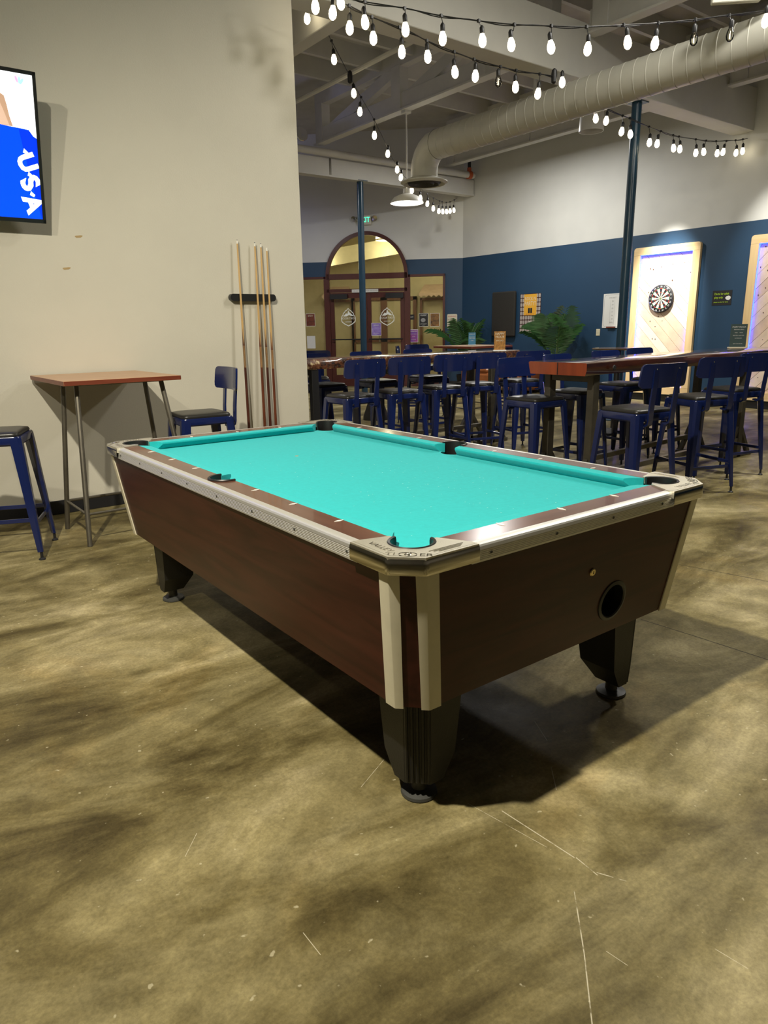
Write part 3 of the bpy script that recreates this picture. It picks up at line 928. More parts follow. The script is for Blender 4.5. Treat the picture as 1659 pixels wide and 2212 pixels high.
# corner castings
OUTX, OUTY, CH = 0.668, 1.178, 0.067
def casting(sx, sy):
    # plan of the top plate, for the (+,+) corner
    pk = arcpts(CP[0], CP[1], .0605, 168, -78, 18)
    inner = [(.474, 1.066)] + pk + [(.558, .978)]
    outer = [(.640, .957), (OUTX - .003, .957), (OUTX - .003, OUTY - CH), (OUTX - CH, OUTY - .003), (.430, OUTY - .003), (.430, 1.150)]
    pl = inner + outer
    zt = H + .004
    mb = MB()
    top = [(sx * x, sy * y) for x, y in pl]
    mb.prism(top, H - .02, zt)
    plate = mb.build('corner_casting', 'cast_metal', pt)
    # rounded skirt
    path = [(OUTX, .957), (OUTX, OUTY - CH), (OUTX - CH, OUTY), (.430, OUTY)]
    def ring(inset, zz):
        t = math.tan(R(22.5))
        return [(path[0][0] - inset, path[0][1], zz), (path[1][0] - inset, path[1][1] - inset * t, zz), (path[2][0] - inset * t, path[2][1] - inset, zz), (path[3][0], path[3][1] - inset, zz)]
    prof2 = [(.012, zt + .0002), (.006, zt - .0012), (.002, zt - .005), (0, zt - .010), (0, .764), (.002, .758), (.008, .756)]
    rows = [ring(i_, z_) for i_, z_ in prof2]
    # round the two bends with extra columns
    def bend(row):
        o_ = [Vector(row[0])]
        for k in (1, 2):
            a, c, d = Vector(row[k - 1]), Vector(row[k]), Vector(row[k + 1])
            da, dd = (a - c).normalized() * .009, (d - c).normalized() * .009
            for t in (0, .33, .66, 1):
                o_.append((c + da) * (1 - t) ** 2 + c * 2 * t * (1 - t) + (c + dd) * t * t)
        o_.append(Vector(row[3]))
        return o_
    rows = [bend(r_) for r_ in rows]
    n = len(rows[0])
    mb = MB()
    mb.add([Vector((sx * v.x, sy * v.y, v.z)) for r_ in rows for v in r_], [(j * n + k, j * n + k + 1, (j + 1) * n + k + 1, (j + 1) * n + k) for j in range(len(rows) - 1) for k in range(n - 1)])
    # end returns
    sk = mb.build('casting_skirt', 'polished_metal', plate, smooth=50)
    # pocket liner
    lin = MB()
    a0, a1 = 172, -82
    ang = [R(a0 + (a1 - a0) * k / 24) for k in range(25)]
    rg = []
    for a in ang:
        cx, cy = CP[0], CP[1]
        rg.append([Vector((sx * (cx + r_ * math.cos(a)), sy * (cy + r_ * math.sin(a)), z_)) for r_, z_ in ((.053, H - .002), (.0545, H + .005), (.0605, H + .0065), (.063, H + .003), (.061, H - .02), (.0605, .66), (.055, .66))])
    lin.loft(rg)
    lin.build('pocket_liner', 'black_plastic', pt)
    c = MB(); c.lathe([(.001, .66), (.075, .66), (.075, .655), (.001, .655)], 20, Matrix.Translation((sx * CP[0], sy * CP[1], 0))); c.build('pocket_floor', 'dark_void', pt)
    return plate
for sx in (-1, 1):
    for sy in (-1, 1):
        plate = casting(sx, sy)
        zt = H + .0042
        # raised maker's lettering, cat-head roundel and stripes
        cx, cy = sx * .615, sy * 1.125
        v1 = Vector((-sx, sy, 0)).normalized()
        up_ = Vector((-sx, -sy, 0)).normalized()
        if v1.cross(up_).z < 0: v1 = -v1
        FM = frame((cx, cy, zt), v1, up_)
        b = text_mb('TI', .026, FM @ Matrix.Translation((-.042, -.004, 0)), .0006, sx=1.2)
        q = text_mb('ER', .026, FM @ Matrix.Translation((.044, -.004, 0)), .0006, sx=1.2)
        b = join(b, q)
        b.tube([FM @ Vector((.022 * math.cos(R(a)), .015 * math.sin(R(a)) - .004, 0)) for a in range(0, 360, 15)], .0011, 5, closed=True)
        b.lathe([(.009, 0), (.007, .0015), (.0005, .0018)], 9, FM @ Matrix.Translation((0, -.004, 0)))
        for ex in (-.006, .006):
            b.prism([(ex - .004, .002), (ex + .004, .002), (ex, .009)], 0, .0012, FM)
        # word along one side, stripes along the other
        # (side to the left of the roundel as seen from outside the corner)
        if sx * sy > 0:
            W_ = frame((sx * .632, sy * 1.04, zt), (0, sy, 0), (-sx, 0, 0))
            St = ('x',)
        else:
            W_ = frame((sx * .535, sy * 1.147, zt), (1, 0, 0) if sy < 0 else (-1, 0, 0), (0, -sy, 0))
            St = ('y',)
        q = text_mb('VALLEY', .026, W_, .0006, sx=1.05)
        b.add(q.v, q.f)
        for k in range(3):
            if St[0] == 'x':
                b.box((sx * .51, sy * (1.142 + .007 * k), zt + .0003), (.11 - .02 * k, .0022, .0012))
            else:
                b.box((sx * (.627 + .007 * k), sy * 1.02, zt + .0003), (.0022, .11 - .02 * k, .0012))
        b.build('raised_lettering', 'polished_metal', plate, smooth=0)
for sx in (-1, 1):
    lin = MB()
    ang = [R(100 - 200 * k / 20) for k in range(21)]
    rg = [[Vector((sx * (SP + r_ * math.cos(a)), r_ * math.sin(a), z_)) for r_, z_ in ((.053, H - .002), (.0545, H + .005), (.061, H + .0065), (.064, H + .003), (.062, H - .02), (.0615, .66), (.0555, .66))] for a in ang]
    lin.loft(rg)
    lin.build('pocket_liner', 'black_plastic', pt)
    c = MB(); c.lathe([(.001, .66), (.068, .66), (.068, .655), (.001, .655)], 20, Matrix.Translation((sx * SP, 0, 0))); c.build('pocket_floor', 'dark_void', pt)
# cabinet
TX, TY, TZ, TC = 0.654, 1.164, 0.757, 0.064
BX, BY, BZ, BC = 0.601, 1.114, 0.364, 0.063
def lerp3(a, b_, t): return a + (b_ - a) * t
def slab4(quad, th, mb):
    q = [Vector(p_) for p_ in quad]
    n_ = (q[1] - q[0]).cross(q[3] - q[0]).normalized()
    cc = sum(q, Vector()) / 4
    if n_.dot(Vector((cc.x, cc.y, 0))) < 0: n_ = -n_
    vs = q + [p_ - n_ * th for p_ in q]
    mb.add(vs, [(0, 1, 2, 3), (7, 6, 5, 4)] + [(k, (k + 1) % 4, 4 + (k + 1) % 4, 4 + k) for k in range(4)])
    return n_
for sx in (-1, 1):
    b = MB(); slab4([(sx * TX, -TY + TC, TZ), (sx * TX, TY - TC, TZ), (sx * BX, BY - BC, BZ), (sx * BX, -BY + BC, BZ)], .018, b); b.build('side_panel', 'cabinet_wood', pt, smooth=0)
b = MB(); slab4([(-TX + TC, TY, TZ), (TX - TC, TY, TZ), (BX - BC, BY, BZ), (-BX + BC, BY, BZ)], .018, b); b.build('end_panel', 'cabinet_wood_x', pt, smooth=0)
# near end panel with the ball-return hole
HC = (0.205, 0.478)
def nearface(x, z_, d=0.0):
    t = (TZ - z_) / (TZ - BZ)
    return Vector((x, -(TY + (BY - TY) * t) + d, z_))
quad = [(-TX + TC, TZ), (TX - TC, TZ), (BX - BC, BZ), (-BX + BC, BZ)]
HR = .060
NB = 48
def border(a):
    d = Vector((math.cos(a), math.sin(a)))
    best = None
    for k in range(4):
        p0, p1 = Vector(quad[k]), Vector(quad[(k + 1) % 4])
        e = p1 - p0
        den = d.x * e.y - d.y * e.x
        if abs(den) < 1e-9: continue
        w_ = p0 - Vector(HC)
        t = (w_.x * e.y - w_.y * e.x) / den
        s_ = (w_.x * d.y - w_.y * d.x) / den
        if t > 0 and -1e-6 <= s_ <= 1 + 1e-6 and (best is None or t < best): best = t
    return Vector(HC) + d * best
angs = sorted([2 * math.pi * k / NB for k in range(NB)] + [math.atan2(q_[1] - HC[1], q_[0] - HC[0]) % (2 * math.pi) for q_ in quad])
n = len(angs)
b = MB()
for d in (0.0, .018):
    b.add([nearface(*border(a), d) for a in angs] + [nearface(HC[0] + HR * math.cos(a), HC[1] + HR * math.sin(a), d) for a in angs], [(k, (k + 1) % n, n + (k + 1) % n, n + k) for k in range(n)])
b.add([], [])
for k in range(n):
    j = (k + 1) % n
    b.f.append([n + k, n + j, 3 * n + j, 3 * n + k]); b.f.append([k, j, 2 * n + j, 2 * n + k])
ep = b.build('end_panel', 'cabinet_wood_x', pt, smooth=0)
tilt = (nearface(0, .6) - nearface(0, .4)).normalized()
HF = frame(nearface(HC[0], HC[1]), (1, 0, 0), tilt)
b = MB()
rg = [[HF @ Vector((r_ * math.cos(a), r_ * math.sin(a), z_)) for r_, z_ in ((.054, -.03), (.054, .002), (.058, .005), (.068, .003), (.069, 0), (.0595, -.001), (.0595, -.03))] for a in [2 * math.pi * k / 32 for k in range(32)]]
b.loft(rg, closed=True); b.build('ball_return_ring', 'black_plastic', pt)
b = MB(); b.lathe([(.0598, -.12), (.0598, -.002)], 28, HF, False); b.lathe([(.001, -.12), (.0598, -.12)], 28, HF, False); b.build('ball_return_cup', 'dark_void', pt)
b = MB(); LF = frame(nearface(.071, .608), (1, 0, 0), tilt); b.lathe([(.0125, 0), (.0125, .003), (.010, .0055), (.0005, .006)], 18, LF); lk = b.build('lock', 'brass', pt)
b = MB(); b.add(MB().box((0, 0, .0062), (.0022, .009, .001)).v, MB().box((0, 0, 0), (1, 1, 1)).f, LF); b.build('keyhole', 'dark_void', lk)
for sx in (-1, 1):
    for sy in (-1, 1):
        a_t, c_t = Vector((sx * TX, sy * (TY - TC), TZ)), Vector((sx * (TX - TC), sy * TY, TZ))
        a_b, c_b = Vector((sx * BX, sy * (BY - BC), BZ)), Vector((sx * (BX - BC), sy * BY, BZ))
        b = MB(); slab4([a_t, c_t, c_b, a_b], .018, b); b.build('corner_panel', 'cabinet_wood', pt, smooth=0)
        nd = Vector((sx, sy, 0)).normalized()
        for (et, eb, n1, d1t, d1b) in ((a_t, a_b, Vector((sx, 0, 0)), Vector((0, -sy, 0)), None), (c_t, c_b, Vector((0, sy, 0)), Vector((-sx, 0, 0)), None)):
            d2 = ((c_t - a_t) if et is a_t else (a_t - c_t)).normalized()
            th = .0035
            bis = (n1 + nd).normalized() * th * 1.05
            mb = MB()
            rings = []
            for (e, w1, w2, dz) in ((et, .036, .026, 0), (eb, .037, .021, -.004)):
                e = e + Vector((0, 0, dz))
                rings.append([e + d1t * w1 - n1 * .001, e + d1t * w1 + n1 * th, e + d1t * .002 + bis, e + d2 * .002 + bis, e + d2 * w2 + nd * th, e + d2 * w2 - nd * .001, e - nd * .004])
            mb.loft(rings)
            mb.build('corner_strip', 'corner_strip', pt, smooth=25)
b = MB(); b.prism([(-BX + .02, -BY + .07), (-BX + .07, -BY + .02), (BX - .07, -BY + .02), (BX - .02, -BY + .07), (BX - .02, BY - .07), (BX - .07, BY - .02), (-BX + .07, BY - .02), (-BX + .02, BY - .07)], BZ + .004, BZ + .02); b.build('cabinet_bottom', 'cabinet_wood', pt, smooth=0)
# legs with ribbed outer face, round feet
for sx in (-1, 1):
    for sy in (-1, 1):
        def sec(ox, oy, w_, c_, z_):
            # outer corner (ox,oy), size w_, chamfer c_
            pl = [(ox, oy - c_), (ox - c_, oy), (ox - w_, oy), (ox - w_, oy - w_), (ox, oy - w_)]
            return [Vector((sx * x, sy * y, z_)) for x, y in pl]
        mb = MB()
        mb.loft([sec(.530, 1.046, .175, .055, BZ + .004), sec(.524, 1.041, .145, .055, .135), sec(.520, 1.037, .100, .053, .060)])
        lg = mb.build('leg', 'black_leg', pt, smooth=0)
        rb = MB()
        for k in range(5):
            t = (k + .5) / 5
            def pt_(ox, oy, c_, z_, out_):
                p_ = Vector((ox, oy - c_, z_)).lerp(Vector((ox - c_, oy, z_)), t) + Vector((S2, S2, 0)) * out_
                return Vector((sx * p_.x, sy * p_.y, z_))
            rb.tube([pt_(.530, 1.046, .055, BZ, 0.0015), pt_(.524, 1.041, .055, .135, 0.0015), pt_(.520, 1.037, .053, .064, 0.001)], .0052, 6)
        rb.build('rib', 'black_leg', lg, label='vertical ribs on the outer face')
        f = MB(); f.lathe([(.052, 0), (.054, .004), (.052, .012), (.022, .020), (.020, .064)], 28, Matrix.Translation((sx * .462, sy * .978, 0))); f.build('leveller_foot', 'foot_grey', lg)
bl = MB((0, 0, 0)); pb = nearface(.165, .447, .055); bl = MB(pb); bl.sphere(pb, .026, 10)
tag(bl.build('billiard_ball', 'ball_white'), 'cream ball resting inside the round return hole', 'ball')

# ================================================================== BAR STOOLS
def make_stool():
    t = thing('bar_stool', 'x', 'stool')
    b = MB()
    rr_ = lambda w_, r_, z_: [Vector((x, y, z_)) for x, y in rrect(w_, w_, r_, 3)]
    b.loft([rr_(.345, .03, .690), rr_(.362, .035, .700), rr_(.368, .038, .735), rr_(.360, .036, .743), rr_(.30, .03, .743)]); b.build('seat_frame', 'stool_blue', t)
    b = MB(); b.loft([rr_(.335, .03, .741), rr_(.346, .035, .752), rr_(.335, .04, .765), rr_(.28, .04, .772), rr_(.15, .03, .775)]); b.build('cushion', 'stool_cushion', t, smooth=60)
    for sx in (-1, 1):
        for sy in (-1, 1):
            b = MB()
            def sq(cx, cy, w_, z_):
                h = w_ / 2
                c_ = w_ * .28
                pl = [(h, -h), (h, h - c_), (h - c_, h), (-h, h), (-h, h * .1), (h * .1, -h)]
                return [Vector((cx + sx * x, cy + sy * y, z_)) for x, y in pl]
            b.loft([sq(sx * .152, sy * .152, .062, .735), sq(sx * .160, sy * .160, .058, .66), sq(sx * .196, sy * .196, .040, .22), sq(sx * .210, sy * .210, .030, .05)])
            lg = b.build('leg', 'stool_blue', t, smooth=30)
            f = MB(); f.lathe([(.020, 0), (.020, .006), (.009, .014), (.008, .06)], 10, Matrix.Translation((sx * .212, sy * .212, 0))); f.build('foot_pad', 'base_black', lg)
    for z_, ax in ((.215, 0), (.245, 1)):
        for s_ in (-1, 1):
            k = .196 - (z_ - .22) * .08
            b = MB()
            if ax == 0: b.box((0, s_ * k, z_), (2 * k, .012, .026), b=.003)
            else: b.box((s_ * k, 0, z_), (.012, 2 * k, .026), b=.003)
            b.build('stretcher', 'stool_blue', t)
    for s_ in (-1, 1):
        b = MB()
        path = [(-.15, .672), (-.192, .664), (-.211, .676), (-.216, .70), (-.222, .80), (-.236, .93), (-.242, 1.03)]
        rings = []
        for i, (y, z_) in enumerate(path):
            p0, p1 = path[max(i - 1, 0)], path[min(i + 1, len(path) - 1)]
            ty, tz = p1[0] - p0[0], p1[1] - p0[1]
            l_ = math.hypot(ty, tz); ny, nz = -tz / l_ * .006, ty / l_ * .006
            hw = .021
            cx = s_ * (.098 + .012 * i / 6)
            rings.append([Vector((cx - hw, y - ny, z_ - nz)), Vector((cx + hw, y - ny, z_ - nz)), Vector((cx + hw, y + ny, z_ + nz)), Vector((cx - hw, y + ny, z_ + nz))])
        b.loft(rings); b.build('back_post', 'stool_blue', t)
    b = MB()
    nx = 14
    rows = []
    zs = [.915, .920, .934, .955, .995, 1.030, 1.050, 1.064, 1.070]
    for z_ in zs:
        dz = min(z_ - .915, 1.070 - z_)
        r_ = .032
        ins = r_ - math.sqrt(max(0, r_ * r_ - (r_ - min(dz, r_)) ** 2))
        hw = .213 - ins + .008 * (1.07 - z_) / .155
        rows.append([(x, -.243 - .10 * (z_ - .99) * .9 + .75 * x * x) for x in [hw * (-1 + 2 * k / nx) for k in range(nx + 1)]])
    rings = []
    for z_, row in zip(zs, rows):
        fr = [Vector((x, y + .007, z_)) for x, y in row]
        bk = [Vector((x, y - .007, z_)) for x, y in row][::-1]
        rings.append(fr + bk)
    b.loft(rings); bk = b.build('backrest', 'stool_blue', t, smooth=50)
    for s_ in (-1, 1):
        for z_ in (.95, 1.035):
            f = MB(); f.lathe([(.006, 0), (.005, .003), (.0005, .004)], 8, frame((s_ * .105, -.25 - .09 * (z_ - .99) + .85 * .011, z_), (1, 0, 0), (0, 0, 1))); f.build('bolt', 'chrome', bk)
    return t
proto = make_stool()
STOOLS = [
    # x, y, rotation (0: back towards -y), label, group
    (-0.965, 2.39, -112, 'dark blue stool with black cushion at the left picture edge', None),
    (0.345, 2.41, 85, 'dark blue stool between the small wall table and the cue rack', None),
    (1.905, 2.78, 1, 'near-side stool of the far bark-edged table, leftmost, beside the cream wall end', 'stools along the far slab table'),
    (2.455, 2.81, -10, 'near-side stool of the far bark-edged table, second from the cream wall end', 'stools along the far slab table'),
    (3.03, 2.86, -10, 'near-side stool of the far bark-edged table, third from the cream wall end', 'stools along the far slab table'),
    (3.53, 2.88, -18, 'near-side stool of the far bark-edged table, fourth, just left of the bright blue back', 'stools along the far slab table'),
    (4.16, 2.86, -12, 'dark-backed stool right of the bark-edged table end, behind the bright blue back', 'stools along the far slab table'),
    (2.4, 4.02, 184, 'far-side stool of the bark-edged table, seen under it nearest the wall', 'stools along the far slab table'),
    (3.1, 4.02, 178, 'far-side stool of the bark-edged table, second from the wall', 'stools along the far slab table'),
    (3.92, 4.1, 176, 'far-side stool of the bark-edged table with a pale lit cushion', 'stools along the far slab table'),
    (2.69, 0.47, -8, 'near-side stool with lighter blue back at the front slab table', 'stools along the front slab table'),
    (3.77, 0.62, -20, 'near-side stool of the front slab table, second from the red end grain', 'stools along the front slab table'),
    (4.58, 0.77, -12, 'near-side stool of the front slab table, cut by the right picture edge', 'stools along the front slab table'),
    (2.79, 1.46, 178, 'stool with bright blue highlight on its back, behind the red end grain', 'stools along the front slab table'),
    (3.52, 1.62, 185, 'far-side stool of the front slab table behind its steel legs', 'stools along the front slab table'),
    (4.45, 1.8, 178, 'far-side stool of the front slab table in front of the dart panel', 'stools along the front slab table'),
    (5.25, 1.95, 176, 'far-side stool of the front slab table, right of the dart panel', 'stools along the front slab table'),
    (4.88, 5.55, 229, 'bright blue stool back beside the far wooden table, leftmost', None),
    (5.45, 5.98, 172, 'dark stool back tucked against the far wooden table', None),
    (6.42, 5.05, 262, 'dark stool at the right side of the far wooden table under the black panel', None),
    (2.85, 4.95, 150, 'dark stool back showing at the cream wall edge over the bark-edged table', None),
]
for i, (x, y, rz, lab, grp) in enumerate(STOOLS):
    s_ = proto if i == 0 else copy_tree(proto)
    s_.location = (x, y, 0)
    s_.rotation_euler = (0, 0, R(rz))
    s_['label'] = lab
    if grp: s_['group'] = grp
    elif 'group' in s_: del s_['group']

# ================================================================== PUB TABLES
def pub_table(name, label, c, w_, d_, rz, ztop=1.05, fy=None):
    t = thing(name, label, 'table', (c[0], c[1], 0), rz)
    b = MB(); b.box((0, 0, ztop - .016), (w_, d_, .030), b=.003); tp = b.build('tabletop', 'pub_top', t)
    e = MB()
    for sx in (-1, 1): e.box((sx * w_ / 2, 0, ztop - .016), (.003, d_ - .004, .026))
    for sy in (-1, 1): e.box((0, sy * d_ / 2, ztop - .016), (w_ - .004, .003, .026))
    e.build('edge_band', 'pub_edge', tp)
    def LT(sx, sy):
        if fy is None:
            return Vector((sx * (w_ / 2 - .12), sy * (d_ / 2 - .15), ztop - .03)), Vector((sx * (w_ / 2 - .015), sy * (d_ / 2 - .06), 0))
        return Vector((sx * (w_ / 2 - .10), -.34 if sy < 0 else -.02, ztop - .03)), Vector((sx * (w_ / 2 - .012), -.53 if sy < 0 else .01, 0))
    for sx in (-1, 1):
        for sy in (-1, 1):
            b = MB()
            top_, bot = LT(sx, sy)
            b.tube([top_, bot], .016, 10); b.build('leg', 'pub_steel', t)
    zz = .20
    f = lambda sx, sy: LT(sx, sy)[0].lerp(LT(sx, sy)[1], (ztop - .03 - zz) / (ztop - .03))
    for a, c_ in (((-1, -1), (1, -1)), ((-1, 1), (1, 1)), ((-1, -1), (-1, 1)), ((1, -1), (1, 1))):
        b = MB(); b.tube([f(*a), f(*c_)], .009, 8); b.build('stretcher', 'pub_steel', t)
    b = MB(); b.span((-w_ / 2 + .1, -d_ / 2 + .12, ztop - .042), (w_ / 2 - .1, d_ / 2 - .12, ztop - .031)); b.build('top_plate', 'pub_steel', t)
    return t
pub_table('pub_table', 'small tall wooden table with steel legs against the cream wall', (-.195, 2.735), .745, .90, R(0.8), 1.038, (.0, -.06))
pub_table('pub_table', 'tall wooden table far back, holding the blue card, below the black panel', (5.65, 5.14), .80, .80, R(0), 1.06)
t = thing('round_table', 'round dark-topped tall table in front of the blue column', 'table', (6.05, 2.98, 0))
o_ = (6.05, 2.98, 0); TM = Matrix.Translation(o_)
b = MB(o_); b.lathe([(.001, 1.012), (.25, 1.012), (.31, 1.022), (.315, 1.032), (.31, 1.038), (.001, 1.038)], 32, TM); b.build('tabletop', 'round_top', t)
b = MB(o_); b.tube([(6.05, 2.98, .02), (6.05, 2.98, 1.012)], .035, 12); b.build('pedestal', 'base_black', t)
b = MB(o_); b.lathe([(.25, 0), (.25, .012), (.06, .03), (.04, .05)], 24, TM); b.build('base', 'base_black', t)

# ================================================================== SLAB TABLES
def slab(parent, org_, stations, z0, z1, seed, mats, name='slab'):
    # stations: list of (x, yfront, yback)
    rnd = random.Random(seed)
    def wob(): return rnd.uniform(-.012, .012)
    rings = []
    for x, yf, yb in stations:
        a, c = wob(), wob()
        zm = (z0 + z1) / 2
        rings.append([Vector((x, yf + a + .012, z0)), Vector((x, yf + a * .3 - .004, zm - .01)), Vector((x, yf + c + .004, z1 - .006)), Vector((x, yf + c + .012, z1)),
                      Vector((x, yb - c - .012, z1)), Vector((x, yb - c, z1 - .006)), Vector((x, yb - a * .3, zm)), Vector((x, yb - .012, z0))])
    mb = MB(org_); mb.loft(rings)
    ob = mb.build(name, mats[0], parent, smooth=40)
    me = ob.data
    me.materials.append(MATS[mats[1]]); me.materials.append(MATS[mats[2]])
    for p_ in me.polygons:
        if abs(p_.normal.x) > .8: p_.material_index = 2
        elif abs(p_.normal.z) < .85: p_.material_index = 1
    return ob
Z0, Z1 = .957, 1.05
c2 = (4.6, 1.25, 0)
t2 = thing('slab_table', 'long glossy dark wood slab table with red end grain and steel legs', 'table', c2)
st = []
for k in range(19):
    x = 2.68 + k * .22
    f_ = (x - 2.7) / 3.0
    st.append((x, .895 + .11 * f_ + .02 * math.sin(k * 1.1), 1.42 + .24 * f_ + .015 * math.sin(k * .8 + 1)))
so = slab(t2, c2, st, Z0, Z1, 4, ('slab_top', 'slab_edge', 'slab_end'))
b = MB(c2); b.span((2.676, 1.150, Z0 + .002), (2.682, 1.156, Z1 - .002)); b.build('board_joint', 'base_black', so)
for px, py in ((1324, 794), (1546, 770)):
    p = onz(px, py, 1.005); p = ony(px, py, .895 + .11 * ((p.x - 2.7) / 3))
    b = MB(c2); b.lathe([(.020, 0), (.018, .006), (.006, .008), (.0005, .004)], 14, frame((p.x, p.y - .012, p.z), (1, 0, 0), (0, 0, 1))); b.build('bark_knot', 'base_black', so)
def trestle(parent, org_, x, yf, yb, mat, z0=Z0, brace=True):
    for y in (yf, yb):
        b = MB(org_); b.box((x, y, (z0 - .005) / 2 + .0), (.075, .06, z0 - .006), b=.004); lg = b.build('leg', mat, parent)
        if brace:
            s_ = 1 if y == yf else -1
            for dx in (-1, 1):
                c = MB(org_); c.tube([(x + dx * .03, y, .30), (x + dx * .22, y, .03)], .028, 4); c.build('brace', mat, lg)
            c = MB(org_); c.box((x, y, .02), (.52, .06, .04), b=.004); c.build('foot_bar', mat, lg)
    b = MB(org_); b.box((x, (yf + yb) / 2, z0 - .035), (.05, yb - yf, .05), b=.003); b.build('cross_bar', mat, parent)
trestle(t2, c2, 2.90, .985, 1.40, 'trestle_steel')
trestle(t2, c2, 5.45, 1.10, 1.58, 'trestle_steel')
for yf, yb in ((.985, 1.10), (1.40, 1.58)):
    b = MB(c2); b.tube([(2.9, yf, .17), (5.45, yb, .17)], .030, 4); b.build('stretcher', 'pub_steel', t2)
c1 = (3.2, 3.6, 0)
t1 = thing('slab_table', 'long live-edge slab table with speckled bark edge, behind the pool table', 'table', c1)
st = []
for k in range(17):
    x = 1.765 + k * .182
    st.append((x, 3.345 + .018 * math.sin(k * .9) - (.02 if k > 12 else 0), 3.84 + .02 * math.sin(k * 1.3)))
slab(t1, c1, st, Z0, Z1, 9, ('slab_top', 'bark_edge', 'bark_edge'))
trestle(t1, c1, 1.90, 3.40, 3.78, 'trestle_black', brace=False)
trestle(t1, c1, 4.30, 3.42, 3.78, 'trestle_steel')
b = MB(c1); b.tube([(1.9, 3.60, .19), (4.3, 3.60, .19)], .028, 4); b.build('stretcher', 'pub_steel', t1)

# table cards
def card(label, base, rz, w_, h_, mat, lines, tcol='print_white'):
    t = thing('table_card', label, 'sign', base, rz)
    b = MB(); b.box((0, 0, .008), (w_ * 1.15, .075, .016), b=.004); b.build('card_base', 'print_white' if mat != 'print_slate' else 'print_cream', t)
    b = MB(); b.box((0, 0, .016 + h_ / 2), (w_, .006, h_)); c = b.build('card_face', mat, t)
    mb = MB()
    for s_, sz, zz in lines:
        q = text_mb(s_, sz, frame((0, -.0035, .016 + h_ * zz), (1, 0, 0), (0, 0, 1)), .0004)
        mb.add(q.v, q.f)
    mb.build('card_print', tcol, c, smooth=0)
    return t
p = onz(1079, 760, 1.05)
card('orange and black drinks card on the bark-edged table', tuple(onz(1079, 759, 1.05)), R(-41), .125, .20, 'print_orange', [('HAPPY', .034, .86), ('HOUR', .034, .70), ('SPECIALS', .02, .5)], 'print_cream')
card('small blue card standing on the far wooden table', (5.52, 5.02, 1.06), R(-41), .10, .165, 'print_blue', [('JOIN US', .022, .86), ('TRIVIA NIGHT', .014, .62), ('EVERY WEEK', .014, .5), ('7 PM', .018, .32)])
card('dark slate menu card standing on the front slab table', tuple(onz(1592, 752.5, 1.05)), R(-52), .16, .235, 'print_slate', [('FORT ROCK', .024, .87), ('BREWING MENU', .013, .76), ('TAPS  -  WINE', .013, .62), ('PRETZELS  NACHOS', .012, .5), ('FLATBREADS', .012, .38), ('ASK YOUR SERVER', .011, .14)])

# ================================================================== CUE RACK AND CUES
rx0, rx1, rz_ = 1.002, 1.421, 1.585
t = thing('cue_rack', 'short black wall bar with notches holding the pool cues', 'cue rack', ((rx0 + rx1) / 2, TVY, rz_ - .03))
org = ((rx0 + rx1) / 2, TVY, rz_ - .03)
hw = (rx1 - rx0) / 2
outl = rrect(2 * hw, .058, .028, 6)
b = MB(org); b.prism(outl, 0, .045, frame((org[0], TVY, rz_), (1, 0, 0), (0, 0, 1))); b.build('rack_bar', 'black_plastic', t)
CUES = [((512, 518), (538, 925), 'leftmost pool cue, set apart from the other three on the wall', 'cue_dark'),
        ((550, 524), (572, 920), 'second pool cue from the left with a reddish butt', 'cue_red'),
        ((563, 526), (584, 919), 'third pool cue from the left with a dark brown butt', 'cue_dark'),
        ((576, 534), (596, 919), 'rightmost pool cue, without a dark tip, in the wall rack', 'cue_red')]
for i, (a, c_, lab, bm_) in enumerate(CUES):
    A = ony(a[0], a[1], TVY - .035)
    yb = TVY - .10
    lo = ony(c_[0], c_[1], TVY - .085)
    d = (lo - A).normalized()
    foot = A + d * ((A.z - .004) / -d.z)
    base = (foot.x, foot.y, 0)
    t = thing('pool_cue', lab, 'cue', base, group='pool cues in the wall rack')
    Ln = (foot - A).length
    P_ = lambda s_: A + d * s_
    r_ = lambda s_: .0062 + (.0145 - .0062) * s_ / Ln
    b = MB(base); b.tube([P_(.03), P_(Ln * .5), P_(.83)], [r_(.03), r_(Ln * .5), r_(.83)], 10); b.build('shaft', 'cue_light', t)
    b = MB(base); b.tube([P_(.83), P_(Ln)], [r_(.83), r_(Ln)], 12); bt = b.build('butt', bm_, t)
    b = MB(base); b.tube([P_(.005), P_(.03)], [.0062, .0066], 10); b.build('ferrule', 'cue_white', t)
    if i < 3:
        b = MB(base); b.tube([P_(0), P_(.006)], [.0045, .006], 8); b.build('tip', 'cue_tip', t)
    # four spliced points
    side = d.cross(Vector((0, 1, 0))).normalized(); nr = side.cross(d)
    b = MB(base)
    for q in range(4):
        an = math.pi / 2 * q + .6
        e = side * math.cos(an) + nr * math.sin(an); f_ = side * math.cos(an + .75) + nr * math.sin(an + .75); g_ = side * math.cos(an - .75) + nr * math.sin(an - .75)
        b.add([P_(.68) + e * (r_(.68) + .0004), P_(.835) + f_ * (r_(.83) + .0006), P_(.835) + e * (r_(.83) + .0008), P_(.835) + g_ * (r_(.83) + .0006)], [(0, 1, 2), (0, 2, 3)])
    b.build('points', bm_, bt)

